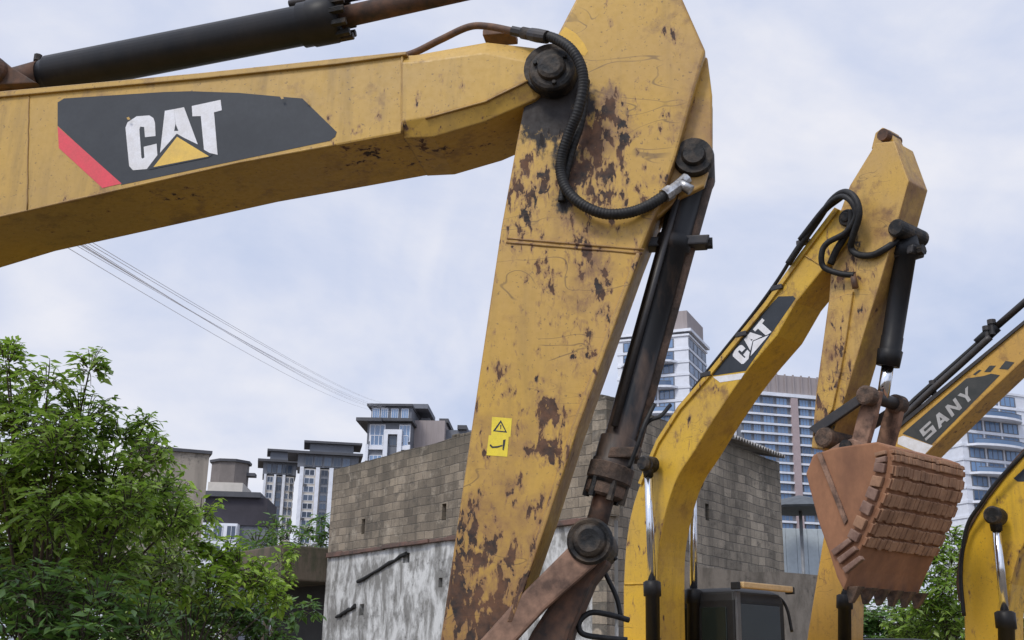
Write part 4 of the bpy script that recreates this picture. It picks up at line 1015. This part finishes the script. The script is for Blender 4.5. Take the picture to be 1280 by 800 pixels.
def tree(name, label, cat, base, clumps, leaf, mat, density=1.0, trunk_r=.07, group=None, droop=.16, forks=None, aspect=.45, seed=1, spread=.9):
    rg = random.Random(seed)
    root = thing(name, label, cat, base, 0, group); V, Fc = [], []; tr = MB()
    z = Vector((0, 0, 1)); top = sum((c for c, r_ in clumps), Vector())/len(clumps)
    fork = base.lerp(Vector((top.x, top.y, base.z)), .5) + z*max(.3, (min(c.z for c, r_ in clumps)-base.z)*.7)
    tr.tube([base, base.lerp(fork, .5) + Vector((rg.uniform(-.06,.06), rg.uniform(-.06,.06), 0)), fork], [trunk_r*1.25, trunk_r, trunk_r*.85], BARK, 10)
    for c, r_ in clumps:
        mid = fork.lerp(c, .5) + Vector((rg.uniform(-.15,.15), rg.uniform(-.15,.15), rg.uniform(0,.2)))*r_
        tr.tube(spline([fork, mid, c], 5), [trunk_r*(.34-.025*k) for k in range(11)], BARK, 6)
        n = int(density*95*(r_/ (leaf*5))**2) + 10
        for _ in range(n):
            th = rg.uniform(0, 2*math.pi); cz = rg.uniform(-.85, 1); sr = math.sqrt(1-cz*cz)
            dr = Vector((sr*math.cos(th), sr*math.sin(th), cz*.9))
            k0 = rg.uniform(.1, .55); k1 = rg.uniform(.70, 1.15)*(1.0 if rg.random() < .85 else 1.25)
            a = c + dr*r_*k0; e_ = c + dr*r_*k1 + z*(.12*r_) - z*droop*r_*rg.uniform(.1, .6)
            m_ = a.lerp(e_, .55) + z*(.14*r_)
            pts = spline([a, m_, e_], 4); tr.tube([pts[0], pts[4], pts[8]], [leaf*.055, leaf*.04, leaf*.02], BARK, 3, False)
            L_ = sum((q-p).length for p, q in zip(pts, pts[1:])); nl = max(4, int(L_/(leaf*.34)))
            for j in range(nl):
                t = (j+.6)/nl*8; q = min(int(t), 7); pos = pts[q].lerp(pts[q+1], t-q); dd = (pts[q+1]-pts[q]).normalized()
                sd = dd.cross(z); sd = sd.normalized() if sd.length > .01 else Vector((1,0,0))
                d = (dd*.55 + sd*spread*(1 if j % 2 else -1) + Vector((rg.uniform(-.4,.4), rg.uniform(-.4,.4), rg.uniform(-.45,.45)-droop))).normalized()
                up = (z + Vector((rg.uniform(-.6,.6), rg.uniform(-.6,.6), 0))).normalized()
                sz = leaf*rg.uniform(.45, 1.3); add_leaf(V, Fc, pos, d, up, sz, sz*aspect)
    tr.build('trunk', root)
    me = bpy.data.meshes.new('crown'); w_ = WORLD[root].inverted()
    me.from_pydata([tuple(w_ @ v) for v in V], [], Fc); me.materials.append(mat)
    o = bpy.data.objects.new('crown', me); COL.objects.link(o); o.parent = root
    return root
def clump(px, py, rpx, Y):
    p = at(px, py, Y); return (p, rpx*(p-CAM).dot(cF)/F_PX)
LG = leaf_mat('tree_leaves', [(.040, .095, .014), (.13, .225, .028), (.25, .37, .055), (.42, .52, .18)])
LB = leaf_mat('bright_leaves', [(.070, .16, .015), (.17, .29, .025), (.29, .42, .045), (.42, .54, .13)], .4)
LD = leaf_mat('dark_leaves', [(.036, .088, .026), (.09, .175, .045), (.19, .30, .10)], .4)
LP = leaf_mat('pale_leaves', [(.10,.15,.06), (.20,.25,.10), (.36,.38,.24)], .3)
gp = lambda px, Y: Vector((at(px, 700, Y).x, Y, 0))
tree('broadleaf_tree', 'tall leafy green tree filling the lower left, reaching highest at the picture edge', 'tree', gp(40, 8.2),
     [clump(*q) for q in ((8,455,32,8.0),(-20,500,45,8.3),(60,480,34,7.8),(112,462,28,7.9),(30,540,60,8.2),(100,530,48,8.0),(150,545,34,8.2),(182,528,18,8.1),(180,570,36,8.5),(60,610,70,7.9),(135,610,55,8.0),(-10,640,60,8.0),(195,625,38,8.6),(110,670,62,8.4),(30,700,60,8.3),(190,575,30,8.0),(215,655,40,8.3),(160,640,44,7.7),(70,560,50,7.6),(0,590,50,7.6),(60,650,55,7.4),(130,720,50,7.8),(10,440,20,8.1))],
     .080, LG, 1.6, .06, seed=3)
tree('background_tree', 'shadowy green tree filling the gap low behind the tall leafy tree', 'tree', gp(60, 15), [clump(*q) for q in ((10,640,60,15),(80,660,60,15.5),(150,650,50,15),(40,730,70,15),(120,740,70,15.3),(200,730,55,15.6),(-20,720,60,15),(230,780,60,15.5),(160,800,60,15),(60,800,70,15))], .16, LG, 1.6, .12, seed=31)
tree('bright_shrub', 'yellow green leafy shrub in front of the beige gable, right of the tall tree', 'shrub', gp(235, 9.5),
     [clump(*q) for q in ((215,620,34,9.6),(250,640,26,9.9),(170,660,42,9.3),(225,680,44,9.4),(262,700,30,9.6),(300,715,34,9.8),(330,742,26,9.9),(200,735,48,9.2),(265,745,40,9.4),(320,728,30,9.7),(345,752,22,9.8),(285,690,22,9.8))],
     .085, LB, 1.5, .03, seed=5)
tree('pale_shrub', 'pale leaved shrub glinting in the middle of the lower left greenery', 'shrub', gp(190, 8.6), [clump(*q) for q in ((205,705,24,8.5),(165,716,24,8.6),(232,722,18,8.7))], .07, LP, .7, .02, seed=8)
tree('dark_shrub', 'dark green shrub low at the bottom left corner under the tall tree', 'shrub', gp(70, 7.2),
     [clump(*q) for q in ((-10,735,50,7.2),(55,752,55,7.0),(125,765,50,7.2),(20,800,60,7.0),(100,815,60,7.0),(180,790,48,7.4))], .09, LD, 1.6, .03, seed=11)
tree('dark_shrub', 'dark green shrub spreading in front of the lean-to shed', 'shrub', gp(300, 10.5),
     [clump(*q) for q in ((240,790,46,10.2),(300,785,40,10.5),(350,770,26,10.8),(385,764,16,11),(330,812,40,10.6),(275,760,34,10.4),(320,755,24,10.6),(230,760,30,10.2))], .085, LD, 1.5, .03, seed=12)
tree('sapling', 'small bright green sapling standing against the end of the lean-to', 'shrub', gp(345, 24), [clump(*q) for q in ((350,702,18,24),(368,690,12,24.2),(330,716,14,24),(352,724,16,23.8))], .17, LB, .8, .04, seed=14)
tree('distant_tree', 'dark round tree in front of the pair of towers', 'tree', gp(335, 75), [clump(*q) for q in ((320,682,22,75),(345,662,20,76),(362,676,22,75),(308,694,16,74),(382,668,14,77),(335,700,24,74),(376,694,20,75))], .5, LD, .9, .22, seed=15)
tree('distant_tree', 'dark tree top squeezed between the right tower of the pair and the block building', 'tree', gp(405, 78), [clump(*q) for q in ((402,652,13,78),(410,668,14,78),(398,682,16,78))], .5, LD, .9, .2, seed=16)
tree('flowering_shrub', 'greyish mauve bush behind the sapling and lean-to roof', 'shrub', gp(385, 60), [clump(*q) for q in ((385,690,14,60),(300,706,14,60),(285,700,12,60))], .4, leaf_mat('mauve_leaves', [(.18,.16,.20),(.28,.25,.32),(.36,.33,.40)], .2), .8, .1, seed=17)
tree('green_bush', 'dense green bush between the bucket and the edge boom', 'shrub', gp(1180, 24),
     [clump(*q) for q in ((1190,672,16,24),(1172,690,18,23.6),(1188,712,22,23.6),(1165,722,20,23.4),(1180,742,26,23.2),(1150,755,24,23.2),(1200,690,16,24),(1208,730,24,24),(1175,775,34,23.5),(1205,790,34,24),(1140,790,34,24),(1165,700,14,23.6))], .17, LG, 2.2, .05, seed=18)
tree('roadside_shrub', 'dark low shrub mass beyond the bucket teeth, left of the green bush', 'shrub', gp(1110, 30), [clump(*q) for q in ((1070,790,40,30),(1110,778,34,30),(1150,785,34,30.5),(1090,820,44,30),(1140,820,44,30),(1230,800,40,31),(1260,790,40,31))], .2, LD, 2.0, .05, seed=22)
